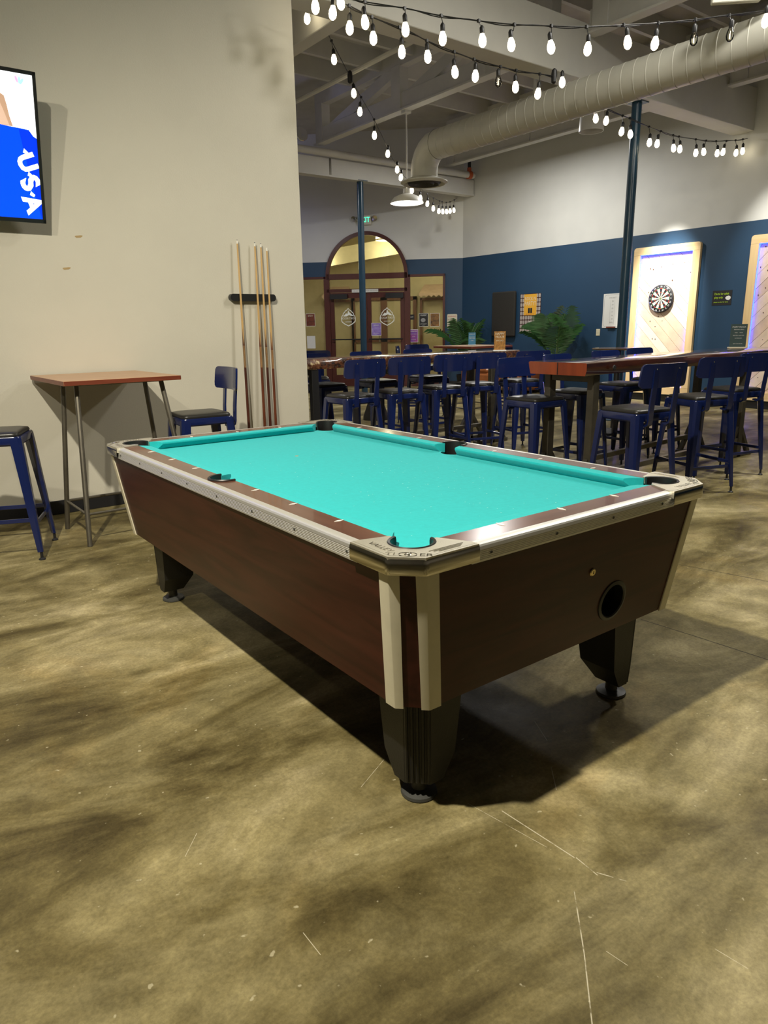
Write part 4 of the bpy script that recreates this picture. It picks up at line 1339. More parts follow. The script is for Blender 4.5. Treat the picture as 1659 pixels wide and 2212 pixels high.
# ================================================================== TELEVISION
xr = -.354
zb_, yb_, zt_, yt_ = 2.046, 3.10, 2.905, 2.885
xl = xr - 1.56
base = ((xl + xr) / 2, TVY, zb_)
upv = Vector((0, yt_ - yb_, zt_ - zb_)); hh = upv.length; upv.normalize()
SM = frame(((xl + xr) / 2, (yb_ + yt_) / 2, (zb_ + zt_) / 2), (1, 0, 0), upv)
t = thing('television', 'wall-mounted television tilted down, showing a person in a blue U.S.A shirt', 'television', base)
WT, HT = xr - xl, hh
b = MB(base); b.add(MB().box((0, 0, -.02), (WT, HT, .04), b=.004).v, MB().box((0, 0, 0), (1, 1, 1), b=.1).f, SM); b.build('casing', 'base_black', t)
bz = MB(base)
for (cx, cy, sx_, sy_) in ((0, HT / 2 - .011, WT, .022), (0, -HT / 2 + .013, WT, .026), (-WT / 2 + .010, 0, .020, HT), (WT / 2 - .010, 0, .020, HT)):
    q = MB().box((cx, cy, .003), (sx_, sy_, .010), b=.002); bz.add(q.v, q.f, SM)
bz.build('bezel', 'black_plastic', t)
def scr(name, mat, poly_, z_, par):
    q = MB(base); q.prism(poly_, z_ - .0003, z_, SM); return q.build(name, mat, par, smooth=0)
sw, sh = WT / 2 - .018, HT / 2 - .020
screen = scr('screen', 'screen_white', [(-sw, -sh), (sw, -sh), (sw, sh), (-sw, sh)], .0012, t)
def sp(px, py):     # pixel on the screen plane -> local coordinates
    nrm = SM.to_3x3() @ Vector((0, 0, 1))
    q = SM.inverted() @ onplane(px, py, nrm, nrm.dot(SM.translation))
    return (q.x, q.y)
shp = [(sw, sp(79, 300)[1]), sp(72, 295), sp(62, 281), sp(45, 277), sp(28, 274), sp(0, 268), (-.2, sp(0, 268)[1] + .02), (-.55, sp(0, 280)[1]), (-.72, -sh), (sw, -sh)]
scr('shirt', 'screen_blue2', shp, .0018, screen)
dk = [(sw, sp(79, 300)[1]), sp(72, 297), sp(62, 283), sp(40, 278), sp(50, 320), sp(70, 400), sp(88, 465), (sw, -sh)]
scr('shirt_shade', 'screen_blue', dk, .0022, screen)
hr = [sp(0, 200), sp(8, 206), sp(14, 225), sp(20, 250), sp(28, 273), sp(15, 271), sp(0, 268), (-.25, sp(0, 240)[1]), (-.25, sp(0, 200)[1])]
scr('hair', 'screen_hair', hr, .0024, screen)
sk_ = [sp(0, 222), sp(6, 235), sp(14, 255), sp(20, 270), sp(0, 268), (-.2, sp(0, 250)[1]), (-.2, sp(0, 222)[1])]
scr('face', 'screen_skin', sk_, .0028, screen)
b = MB(base)
for ch_, (px, py), sz, rt in (('U', (57, 352), .145, -68), ('S', (64, 396), .155, -60), ('A', (70, 441), .145, -72)):
    x, y = sp(px, py)
    sh_ = Matrix.Identity(4); sh_[0][1] = .0
    q = text_mb(ch_, sz, SM @ Matrix.Translation((x, y, .0026)) @ Matrix.Rotation(R(rt), 4, 'Z') @ sh_, 0.0, sx=1.0, bold=.05)
    b.add(q.v, q.f)
for px, py in ((55, 326), (65, 376), (70, 418)):
    x, y = sp(px, py); q = MB().prism([(x - .016, y - .01), (x + .008, y - .022), (x + .016, y - .008), (x - .008, y + .014)], .0026, .0027); b.add(q.v, q.f, SM)
b.build('lettering', 'screen_white', screen, smooth=0)
for px, py, mt_, rt in ((35, 171, 'screen_pink', 20), (41, 173, 'screen_mint', -5), (46, 176, 'screen_mint', -30)):
    x, y = sp(px, py)
    q = MB(base); q.add([Vector((.008 * math.cos(a), .02 * math.sin(a), .0018)) for a in [2 * math.pi * k / 12 for k in range(12)]], [tuple(range(12))], SM @ Matrix.Translation((x, y, 0)) @ Matrix.Rotation(R(rt), 4, 'Z')); q.build('channel_logo', mt_, screen, smooth=0)
b = MB(base); b.span((base[0] - .15, yb_ - .02, 2.3), (base[0] + .15, TVY - .001, 2.65)); b.build('wall_bracket', 'base_black', t)

# ================================================================== CEILING STRUCTURE
# girder over the hall (near face y = 3.45) and the far beam (y = 9.34)
def member(name, label, cat, a, c_, mat='paint_white', bev=.006):
    o_ = (Vector(a) + Vector(c_)) / 2; o_.z = min(a[2], c_[2])
    b = MB(o_); b.span(a, c_, bev); return tag(b.build(name, mat, smooth=30), label, cat)
G0, G1 = 3.45, 3.77
member('girder', 'deep white girder crossing the ceiling above the blue columns', 'girder', (1.73, G0, 4.055), (KX, G1, 4.62))
gb = MB((6, 9.4, 4.03)); gb.span((1.73, 9.34, 4.035), (KX - .02, 9.50, 4.33), .004)
fb = tag(gb.build('beam', 'paint_white'), 'white beam across the far ceiling carried by the blue column', 'beam')
x_ = ony(713, 350, 9.34).x
b = MB((6, 9.4, 4.03)); b.span((x_ - .02, 9.334, 4.04), (x_ + .02, 9.34, 4.33)); b.build('splice_plate', 'trestle_steel', fb)
b = MB((6, 9.4, 4.03)); b.span((1.73, 9.325, 4.02), (KX - .02, 9.515, 4.05)); b.build('bottom_flange', 'paint_white', fb)
def truss(label, x, y0, y1, posts, zb=4.52, zt=5.12, diag=True):
    o_ = Vector((x, (y0 + y1) / 2, zb))
    t = thing('roof_truss', label, 'truss', o_)
    b = MB(o_); b.span((x - .07, y0, zb), (x + .07, y1, zb + .24), .005); b.build('bottom_chord', 'paint_grey', t)
    b = MB(o_); b.span((x - .07, y0, zt), (x + .07, y1, zt + .22), .005); b.build('top_chord', 'paint_grey', t)
    b = MB(o_); b.span((x - .12, y0, zb - .02), (x + .03, y1, zb + .004)); b.build('bottom_plate', 'paint_white', t)
    for y in posts:
        b = MB(o_); b.span((x - .085, y - .11, zb - .005), (x + .085, y + .11, zt + .02), .005); b.build('post', 'paint_grey', t)
    ys = sorted(posts)
    if diag:
        for k in range(len(ys) - 1):
            b = MB(o_)
            a, c_ = Vector((x, ys[k], zt)), Vector((x, ys[k + 1] - .1, zb + .12))
            d = (c_ - a); ang = math.atan2(d.z, d.y)
            b.box((a + c_) / 2, (.11, d.length, .17), Matrix.Rotation(ang, 3, 'X'), .004); b.build('diagonal', 'paint_grey', t)
    return t
truss('grey timber roof truss running behind the string lights', 5.83, G1, 9.34, (4.1, 5.2, 7.0, 9.2))
truss('pale roof truss continuing on the near side of the deep girder', 5.83, -3, G0, (-2.5, .3, 2.2, 3.3))
truss('roof truss beside the right wall, seen under the duct', 8.95, G1, 9.34, (4.1, 5.6, 7.2, 9.2))
truss('roof truss end above the dart panels at the right edge', 8.95, -3, G0, (-2.5, .3, 2.6, 3.3))
truss('dim roof truss beyond the far beam', 5.35, 9.5, 13.6, (9.7, 10.6, 12, 13.5))
member('ceiling_joist_beam', 'white beam above the cream wall end in the top left ceiling', 'beam', (2.58, G1, 4.12), (2.74, 9.34, 4.62))
b = MB((3.6, 6.5, 4.16)); b.tube([(3.6, G1, 4.17), (3.6, 9.34, 4.17)], .026, 8); tag(b.build('conduit_pipe', 'paint_white'), 'straight thin white conduit below the ceiling joists', 'pipe')
# sprinkler main on the far beam
o_ = (7.0, 9.20, 4.36)
t = thing('sprinkler_pipe', 'white sprinkler pipe along the far beam with an orange coupling', 'pipe', o_)
b = MB(o_); b.tube([(1.8, 9.22, 4.385), (9.55, 9.22, 4.385)], .062, 14); b.build('pipe', 'paint_white', t)
xc = ony(1015, 382, 9.2).x
b = MB(o_); b.tube([(xc - .04, 9.22, 4.385), (xc + .04, 9.22, 4.385)], .082, 14); b.tube([(xc, 9.22, 4.44), (xc, 9.22, 4.52)], .045, 10); b.build('coupling', 'coupling', t)
b = MB(o_); b.tube([(xc, 9.22, 4.5), (xc, 9.22, 5.0)], .035, 10); b.build('riser', 'base_black', t)
for k, (cx, cyy, lab) in enumerate(((6.765, 9.42, 'slim dark blue steel column in front of the arched entrance'), (7.0, 3.61, 'dark blue steel column left of the dart panel'))):
    o_ = (cx, cyy, 0)
    t = thing('column', lab, 'column', o_)
    TM = Matrix.Translation(o_)
    zt_c = 4.035 if k == 0 else 4.055
    b = MB(o_); b.lathe([(.062, .012), (.062, zt_c - .012)], 20, TM); b.build('shaft', 'column_blue', t)
    b = MB(o_); b.box((cx, cyy, .006), (.24, .24, .012)); b.box((cx, cyy, zt_c - .006), (.22, .2, .012)); b.build('end_plates', 'column_blue', t)

# ---- spiral duct
DX, DZ, DR = 5.45, 3.775, 0.188
YD = 5.98
o_ = (DX, 2, DZ)
t = thing('air_duct', 'large round spiral air duct with a down-turned end', 'duct', o_)
b = MB(o_)
path = [(DX, -4, DZ), (DX, YD - .30, DZ)]
seg_ = []
for k in range(1, 6):
    a = R(90 * k / 5)
    seg_.append((DX, YD - .30 + .30 * math.sin(a), DZ - .30 * (1 - math.cos(a))))
n = 32
rings = []
yy = -4.0
while yy < YD - .31:
    rings.append((Vector((DX, yy, DZ)), DR)); yy += .145
allr = []
for (pc_, r_) in rings:
    for dy, rr2 in ((0, r_), (.004, r_ + .0045), (.010, r_ + .0045), (.014, r_)):
        # slight helix lean of every seam
        allr.append([Vector((DX + rr2 * math.cos(2 * math.pi * k / n), pc_.y + dy + .05 * math.cos(2 * math.pi * k / n), DZ + rr2 * math.sin(2 * math.pi * k / n))) for k in range(n)])
allr.append([Vector((DX + DR * math.cos(2 * math.pi * k / n), YD - .30, DZ + DR * math.sin(2 * math.pi * k / n))) for k in range(n)])
b.loft(allr, caps=False)
b.build('duct_run', 'duct_paint', t, smooth=30)
b = MB(o_)
el = []
for k in range(0, 6):
    a = R(90 * k / 5)
    c_ = Vector((DX, YD - .30 + .30 * math.sin(a), DZ - .30 * (1 - math.cos(a))))
    ey = Vector((0, -math.sin(a), -math.cos(a))) * -1
    el.append([c_ + Vector((1, 0, 0)) * (DR + .004) * math.cos(2 * math.pi * j / n) + Vector((0, math.sin(a), math.cos(a))) * (DR + .004) * math.sin(2 * math.pi * j / n) for j in range(n)])
el.append([v + Vector((0, 0, -.10)) for v in el[-1]])
b.loft(el, caps=False); b.build('elbow', 'duct_paint', t, smooth=15)
zd = DZ - .40
TM = Matrix.Translation((DX, YD, zd))
b = MB(o_); b.lathe([(DR, .02), (DR + .01, .02), (.335, -.035), (.338, -.045), (.30, -.07), (.265, -.05), (.25, -.03)], 36, TM, False); df = b.build('diffuser', 'duct_paint', t)
b = MB(o_)
for r0 in (.20, .115):
    b.lathe([(r0 + .035, -.055), (r0 + .02, -.075), (r0, -.055), (r0 - .03, -.02)], 32, TM, False)
b.build('diffuser_cone', 'foot_grey', df)
b = MB(o_); b.lathe([(.001, -.02), (.27, -.02)], 32, TM, False); b.build('diffuser_throat', 'dark_void', df)
# duct hangers
for yh in (1.2, 3.95):
    b = MB(o_); b.span((DX - .015, yh - .012, DZ + DR - .01), (DX + .015, yh + .012, 4.9)); b.build('hanger', 'paint_white', t)

# ---- pendants
p = onx(881, 259, 5.83)
zp = onplane(885, 440, (0, 1, 0), p.y).z
o_ = (5.80, p.y, zp)
t = thing('dome_pendant', 'white dome pendant lamp, lit, hanging below the duct outlet', 'lamp', o_)
TM = Matrix.Translation(o_)
b = MB(o_); b.lathe([(.055, .21), (.06, .14), (.12, .12), (.20, .085), (.255, .02), (.262, 0), (.255, 0), (.245, .02), (.19, .08), (.11, .11), (.05, .13)], 32, TM, False); b.build('shade', 'lamp_white', t)
b = MB(o_); b.sphere((o_[0], o_[1], o_[2] + .045), .055, 8); b.build('bulb', 'lamp_glow', t)
b = MB(o_); b.tube([(o_[0], o_[1], zp + .2), (o_[0], o_[1], 4.5)], .012); b.build('stem', 'lamp_white', t)
b = MB(o_); b.box((o_[0], o_[1], 4.5), (.12, .10, .08), b=.005); b.build('junction_box', 'paint_white', t)
light('dome_light', 'POINT', (o_[0], o_[1], zp + .045), 60, WARM2, None, .062)
dpt = 9.6
q = CAM + ray(1277, 284) * dpt
o_ = (q.x, q.y, q.z)
t = thing('can_pendant', 'white cylindrical can pendant hanging behind the duct', 'lamp', o_)
TM = Matrix.Translation(o_)
b = MB(o_); b.lathe([(.02, .40), (.10, .395), (.15, .33), (.167, 0), (.158, 0), (.142, .32)], 28, TM, False); b.build('shade', 'lamp_white', t)
b = MB(o_); b.lathe([(.001, .10), (.155, .10)], 24, TM, False); b.build('reflector', 'print_grey', t)
b = MB(o_); b.tube([(q.x, q.y, q.z + .35), (q.x, q.y, 5.3)], .01); b.build('stem', 'lamp_white', t)

# ---- string lights
def bulb_meshes():
    g_ = MB(); g_.lathe([(.0005, -.105), (.012, -.103), (.026, -.088), (.031, -.066), (.028, -.040), (.018, -.015), (.015, 0)], 14)
    s_ = MB(); s_.lathe([(.0165, -.012), (.018, -.006), (.018, .035), (.012, .045), (.006, .052)], 12)
    f_ = MB(); f_.tube([(.006, 0, -.085), (.004, .003, -.03), (-.004, -.003, -.03), (-.006, 0, -.085), (0, .006, -.05)], .0016, 5)
    r_ = {}
    for k, mb, mt_ in (('lit', g_, 'bulb_lit'), ('clear', g_, 'bulb_clear'), ('socket', s_, 'cable_black'), ('fil', f_, 'filament')):
        me = mb.mesh(k, 60); me.materials.append(MATS[mt_]); r_[k] = me
    return r_
BM = bulb_meshes()
def string(label, A, B, cable, bulbs, unlit=(), double=True, plugs=()):
    """A,B: plan end points of the vertical plane the string hangs in; cable and bulbs in photo pixels"""
    d = Vector((B[0] - A[0], B[1] - A[1], 0)).normalized()
    nrm = Vector((-d.y, d.x, 0))
    k_ = nrm.dot(Vector((A[0], A[1], 0)))
    pts = [onplane(x, y, nrm, k_) for x, y in cable]
    # smooth the polyline
    sm = []
    for i in range(len(pts) - 1):
        p0, p1, p2, p3 = pts[max(i - 1, 0)], pts[i], pts[i + 1], pts[min(i + 2, len(pts) - 1)]
        for s_ in range(4):
            t_ = s_ / 4
            sm.append(.5 * ((2 * p1) + (p2 - p0) * t_ + (2 * p0 - 5 * p1 + 4 * p2 - p3) * t_ ** 2 + (3 * p1 - p0 - 3 * p2 + p3) * t_ ** 3))
    sm.append(pts[-1])
    o_ = sm[len(sm) // 2]
    t = thing('string_lights', label, 'string lights', o_)
    b = MB(o_); b.tube(sm, .0045, 6)
    if double:
        b.tube([v + nrm * .012 + Vector((0, 0, -.008 * math.sin(i * .9))) for i, v in enumerate(sm)], .004, 6)
    cb = b.build('cable', 'cable_black', t)
    for x, y in plugs:
        p = onplane(x, y, nrm, k_)
        c = MB(o_); c.lathe([(.008, -.07), (.026, -.055), (.030, .01), (.024, .05), (.008, .065)], 12, Matrix.Translation(p)); c.build('plug', 'cable_black', t)
    for i, (x, y) in enumerate(bulbs):
        p = onplane(x, y, nrm, k_)
        # hang point: nearest cable point in plan
        s_ = p.dot(d)
        best = min(sm, key=lambda v: abs(v.dot(d) - s_))
        top = p + Vector((0, 0, .055))
        on = i not in unlit
        M_ = Matrix.Translation(top - o_) @ Matrix.Rotation(R(random.uniform(-7, 7)), 4, 'X') @ Matrix.Rotation(R(random.uniform(-7, 7)), 4, 'Y')
        bo = dup(None, 'bulb', BM['lit' if on else 'clear'], None, t, M_)
        so_ = dup(None, 'socket', BM['socket'], None, bo, Matrix.Identity(4))
        if not on:
            dup(None, 'filament', BM['fil'], None, bo, Matrix.Identity(4))
        if best.z - top.z > .06:
            c = MB(o_); c.tube([best, best.lerp(top, .5) + d * .006, top + Vector((0, 0, .05))], .0035, 5)
            c.box(best, (.02, .02, .022))
            c.build('drop_cord', 'cable_black', t)
    return t
J = (1.80, 2.75)
Jr = CAM + ray(1659, 30) * 5.5
string('nearest string of lights swagging across the top of the picture', J, (Jr.x, Jr.y),
       [(690, -22), (740, -6), (788, 4), (874, 18), (953, 34), (1034, 45), (1111, 53), (1191, 56), (1267, 58), (1347, 54), (1422, 50), (1502, 42), (1575, 33), (1659, 22), (1740, 8)],
       [(787, 48), (875, 63), (956, 83), (1041, 88), (1103, 97), (1188, 102), (1270, 106), (1354, 92), (1416, 94), (1499, 84), (1578, 74), (1655, 44), (734, 6)], unlit=(9, 10))
string('string of lights running from the cream wall end to the duct', J, (DX, 2.75),
       [(690, -18), (741, 7), (760, 15), (803, 37), (880, 66), (922, 88), (981, 112), (1024, 128), (1081, 144), (1115, 152), (1166, 160), (1195, 164)],
       [(756, 61), (806, 83), (868, 112), (923, 122), (981, 156), (1027, 164), (1076, 176), (1113, 188), (1163, 202), (1214, 178), (720, 28), (681, 14)], unlit=(6,), plugs=((1197, 164),))
e_ = onx(988, 430, KX - .03)
string('string of lights descending behind the duct to the far corner', (1.95, 3.75), (e_.x, e_.y),
       [(672, 0), (684, 25), (716, 88), (752, 157), (780, 210), (808, 258), (833, 310), (852, 350), (876, 384), (900, 400), (930, 424), (955, 436), (972, 436), (988, 428)],
       [(667, 16), (664, 40), (721, 129), (764, 202), (778, 241), (809, 292), (838, 332), (858, 366), (867, 383), (890, 411), (908, 428), (924, 440), (936, 450), (948, 456), (956, 457), (964, 457), (972, 456), (980, 454), (987, 446)], double=False, plugs=((756, 166),))
e_ = onx(1615, 299, KX - .02)
string('string of lights from the duct to the girder end at the right wall', (DX, 3.25), (e_.x, e_.y),
       [(1283, 221), (1345, 250), (1366, 257), (1402, 274), (1454, 292), (1503, 301), (1547, 305), (1589, 303), (1615, 299)],
       [(1286, 256), (1310, 261), (1344, 284), (1361, 290), (1403, 308), (1420, 310), (1454, 320), (1468, 322), (1503, 330), (1519, 328), (1549, 331), (1563, 328), (1590, 330), (1604, 326)])

# ---- exit signs and emergency lamps
def exit_sign(label, FMt, par_loc, w_=.31, h_=.20, heads=True):
    t = thing('exit_sign', label, 'sign', par_loc)
    o_ = Vector(par_loc)
    b = MB(o_); q = MB().box((0, 0, .03), (w_, h_, .06), b=.006); b.add(q.v, q.f, FMt); b.build('case', 'exit_case', t)
    tx = text_mb('EXIT', .155, FMt @ Matrix.Translation((0, 0, .062)), 0.0, sx=.82); tx.o = o_; tx.build('lettering', 'exit_green', t, smooth=0)
    if heads:
        for s_ in (-1, 1):
            HM = FMt @ Matrix.Translation((s_ * (w_ / 2 + .075), .03, .06)) @ Matrix.Rotation(R(s_ * 25), 4, 'Y') @ Matrix.Rotation(R(20), 4, 'X')
            b = MB(o_); b.lathe([(.02, -.05), (.05, -.03), (.062, .02), (.060, .024), (.001, .016)], 18, HM); b.tube([FMt @ Vector((s_ * w_ / 2, 0, .03)), HM @ Vector((0, 0, -.04))], .014, 8); b.build('lamp_head', 'chrome', t)
    return t
exit_sign('green EXIT sign with two lamp heads above the arched entrance', DF(2.19, 3.655), DG(2.19, 3.555))
q = CAM + ray(1590, -28) * 6.0
exit_sign('green EXIT sign cut off at the top right edge of the picture', frame(q, (.72, -.69, 0), (0, 0, 1)), (q.x, q.y, q.z - .1), .40, .26)
b = MB(q); b.span((q.x - .02, q.y + .0, q.z + .1), (q.x + .02, q.y + .04, ZC - .25)); tag(b.build('sign_stem', 'paint_white'), 'white stem carrying the cut-off exit sign at top right', 'bracket')
q = ony(650, 290, 9.2)
t = thing('emergency_lamp', 'round emergency lamp head beside the cream wall edge on the far beam', 'lamp', q)
b = MB(q); HM = frame(q, (1, 0, 0), (0, .25, 1)); b.lathe([(.04, -.10), (.10, -.05), (.125, .02), (.118, .03), (.001, .02)], 20, HM); b.build('lamp_head', 'chrome', t)
b = MB(q); b.box((q.x, q.y + .08, q.z), (.06, .1, .06)); b.build('bracket', 'exit_case', t)

# ================================================================== DART WALL
def DW(y, z, d=0.0): return frame((KX - d, y, z), (0, -1, 0), (0, 0, 1))
def dart_panel(yc, label, slope, hw=.605):
    z0_, z1_ = .13, 2.585
    base = (KX, yc, z0_)
    t = thing('dart_panel', label, 'panel', base)
    MWp = DW(yc, 0)
    fw_ = .125
    r_ = .045
    # frame boards: two stiles, two rails
    def put(poly_, name, mat, d0, d1, par=t):
        q = MB(base); q.prism(poly_, d0, d1, MWp); return q.build(name, mat, par, smooth=0)
    def cor(cx, cy, a0):
        return [(cx + r_ * math.cos(R(a0 + 15 * k)), cy + r_ * math.sin(R(a0 + 15 * k))) for k in range(7)]
    put([(-hw + fw_, z1_ - fw_), (hw - fw_, z1_ - fw_), (hw, z1_ - fw_)] + cor(hw - r_, z1_ - r_, 0) + cor(-hw + r_, z1_ - r_, 90) + [(-hw, z1_ - fw_)], 'frame_rail', 'pine_h', 0, .055)
    put([(-hw, z0_), (hw, z0_), (hw, z0_ + fw_), (-hw, z0_ + fw_)], 'frame_rail', 'pine_h', 0, .055)
    for s_ in (-1, 1):
        xs = sorted((s_ * hw, s_ * (hw - fw_)))
        put([(xs[0], z0_ + fw_ + .002), (xs[1], z0_ + fw_ + .002), (xs[1], z1_ - fw_ - .002), (xs[0], z1_ - fw_ - .002)], 'frame_stile', 'pine', 0, .055)
    # diagonal planks
    ix, iz0, iz1 = hw - fw_, z0_ + fw_, z1_ - fw_
    pw = .145
    rnd = random.Random(int(yc * 10))
    k = -30
    dvec = Vector((1, slope)).normalized(); nv = Vector((-dvec.y, dvec.x))
    cnt = 0
    for k in range(-14, 15):
        c_ = Vector((0, (iz0 + iz1) / 2)) + nv * k * pw
        g_ = .0025
        pol = [c_ + dvec * -3 + nv * (-pw / 2 + g_), c_ + dvec * 3 + nv * (-pw / 2 + g_), c_ + dvec * 3 + nv * (pw / 2 - g_), c_ - dvec * 3 + nv * (pw / 2 - g_)]
        pol = clip_poly([tuple(v) for v in pol], -ix, ix, iz0, iz1)
        if len(pol) < 3: continue
        pk = put(pol, 'plank', rnd.choice(('plank_a', 'plank_b', 'plank_c', 'plank_a')), 0, .016 + rnd.uniform(0, .004))
        cx = sum(v[0] for v in pol) / len(pol); cz = sum(v[1] for v in pol) / len(pol)
        for q_ in range(2):
            kx, kz = cx + rnd.uniform(-.35, .35), 0
            kz = cz + (kx - cx) * slope + rnd.uniform(-.04, .04)
            if abs(kx) < ix - .02 and iz0 + .02 < kz < iz1 - .02:
                q = MB(base); rk = rnd.uniform(.006, .011); q.add([Vector((kx + rk * math.cos(a), kz + rk * 1.2 * math.sin(a), .0205)) for a in [2 * math.pi * j / 8 for j in range(8)]], [tuple(range(8))], MWp); q.build('knot', 'knot', pk, smooth=0)
    # LED strip on the inner edges of the frame
    for (x0, x1, y0, y1) in ((-ix, -ix + .006, iz0, iz1), (ix - .006, ix, iz0, iz1), (-ix, ix, iz1 - .006, iz1)):
        q = MB(base); q.prism([(x0, y0), (x1, y0), (x1, y1), (x0, y1)], .028, .036, MWp); q.build('led_strip', 'led', t, smooth=0)
    return t
dart_panel(4.69, 'pine-framed dart panel with diagonal planks and a dartboard', -1)
dart_panel(2.675, 'pine-framed dart panel with blue edge lights at the right picture edge', 1)
# dartboard
yc, zc = 4.719, 1.731
base = (KX - .02, yc, zc - .226)
t = thing('dartboard', 'round black-rimmed dartboard hanging on the pine panel', 'dartboard', base)
MD = DW(yc, zc, .022)
b = MB(base); b.lathe([(.226, 0), (.228, .004), (.228, .034), (.222, .038), (.001, .038)], 48, MD); b.build('rim', 'print_black', t)
SEG = {'print_black': MB(base), 'print_cream': MB(base), 'print_red': MB(base), 'print_green': MB(base)}
def wedge(mt_, r0, r1, a0, a1, z_):
    n_ = 4
    vs = [(r_ * math.cos(R(a0 + (a1 - a0) * k / n_)), r_ * math.sin(R(a0 + (a1 - a0) * k / n_)), z_) for r_ in (r0, r1) for k in range(n_ + 1)]
    SEG[mt_].add(vs, [(k, k + 1, n_ + 2 + k, n_ + 1 + k) for k in range(n_)], MD)
for i in range(20):
    a0 = 81 + 18 * i
    dk = i % 2 == 0
    wedge('print_black' if dk else 'print_cream', .016, .099, a0, a0 + 18, .0392)
    wedge('print_red' if dk else 'print_green', .099, .107, a0, a0 + 18, .0394)
    wedge('print_black' if dk else 'print_cream', .107, .162, a0, a0 + 18, .0392)
    wedge('print_red' if dk else 'print_green', .162, .170, a0, a0 + 18, .0394)
for k in range(20):
    wedge('print_green', .0064, .016, 18 * k, 18 * k + 18, .0394)
    wedge('print_red', .0001, .0064, 18 * k, 18 * k + 18, .0396)
for mt_, nm in (('print_black', 'black_segments'), ('print_cream', 'cream_segments'), ('print_red', 'red_rings'), ('print_green', 'green_rings')):
    SEG[mt_].build(nm, mt_, t, smooth=0)
nb = MB(base)
for i, s_ in enumerate('20 5 12 9 14 11 8 16 7 19 3 17 2 15 10 6 13 4 18 1'.split()):
    a = R(90 + 18 * i)
    q = text_mb(s_, .036, MD @ Matrix.Translation((.195 * math.cos(a), .195 * math.sin(a), .0396)) @ Matrix.Rotation(a - R(90), 4, 'Z'), 0.0); nb.add(q.v, q.f)
nb.build('numbers', 'print_white', t, smooth=0)
b = MB(base); b.tube([MD @ Vector((.216 * math.cos(a), .216 * math.sin(a), .040)) for a in [2 * math.pi * k / 40 for k in range(40)]], .0015, 5, closed=True); b.build('number_wire', 'chrome', t)

def flat_sign(name, label, cat, M_, loc, w_, h_, mat, th=.004, r_=0.0):
    t = thing(name, label, cat, loc)
    o_ = Vector(loc)
    b = MB(o_); b.prism(rrect(w_, h_, r_, 4) if r_ else [(-w_ / 2, -h_ / 2), (w_ / 2, -h_ / 2), (w_ / 2, h_ / 2), (-w_ / 2, h_ / 2)], 0.0005, th, M_)
    bd = b.build('sheet', mat, t, smooth=0)
    return t, bd, o_
def text_part(par, o_, M_, items, mat, name='lettering', z_=.0055):
    mb = MB(o_)
    for s_, sz, x, y, sx_ in items:
        q = text_mb(s_, sz, M_ @ Matrix.Translation((x, y, z_)), 0.0, sx=sx_); mb.add(q.v, q.f)
    return mb.build(name, mat, par, smooth=0)
# black acoustic panel
b = MB((KX, 8.34, 1.11)); b.box((KX - .057, 8.345, 1.565), (.07, .655, .91), b=.02)
tag(b.build('acoustic_panel', 'foam_black'), 'plain black padded panel on the dark blue wall', 'panel')
# PARTY poster
yc, zc = 7.665, 1.565
M_ = DW(yc, zc)
t, bd, o_ = flat_sign('poster', 'tall PARTY poster with orange centre and rows of cans', 'poster', M_, (KX, yc, zc - .385), .55, .77, 'rack_dark')
cans = MB(o_)
for r_ in range(9):
    for c_ in range(8):
        x, y = -.238 + .068 * c_, -.342 + .0855 * r_
        if abs(x) < .16 and y > -.06: continue
        cans.prism([(px + x, py + y) for px, py in rrect(.054, .070, .012, 2)], .004, .0055, M_)
cs = cans.build('cans_print', 'can_grey', bd, smooth=0)
q = MB(o_); q.prism([(-.165, -.035), (.165, -.035), (.165, .375), (-.165, .375)], .004, .0065, M_); oc = q.build('orange_panel', 'print_yellow', bd, smooth=0)
text_part(oc, o_, M_, [('ROCK N', .095, 0, .285, .8), ('PARTY?', .118, 0, .19, .78)], 'print_cream', z_=.0075)
q = MB(o_)
for x in (-.03, .03): q.prism([(px + x, py + .055) for px, py in rrect(.048, .10, .012, 2)], .0065, .0078, M_)
q.build('can_silhouettes', 'print_black', oc, smooth=0)
text_part(oc, o_, M_, [('LET US HOST IT!', .03, 0, -.015, 1)], 'print_red', z_=.0075)
q = MB(o_); q.prism([(-.07, -.23), (-.04, -.19), (0, -.155), (.04, -.19), (.07, -.23), (.065, -.27), (0, -.315), (-.065, -.27)], .0055, .0068, M_); em = q.build('emblem', 'print_white', bd, smooth=0)
q = MB(o_); q.prism([(-.055, -.235), (0, -.175), (.055, -.235), (.052, -.265), (0, -.302), (-.052, -.265)], .0068, .0078, M_); q.build('emblem_field', 'print_black', em, smooth=0)
q = MB(o_); q.add([(-.035, -.235, .0082), (0, -.19, .0082), (.035, -.235, .0082), (.01, -.225, .0082)], [(0, 1, 2, 3)], M_); q2 = text_mb('FORT ROCK', .018, M_ @ Matrix.Translation((0, -.255, .0082)), 0); q.add(q2.v, q2.f); q.build('emblem_mark', 'print_white', em, smooth=0)
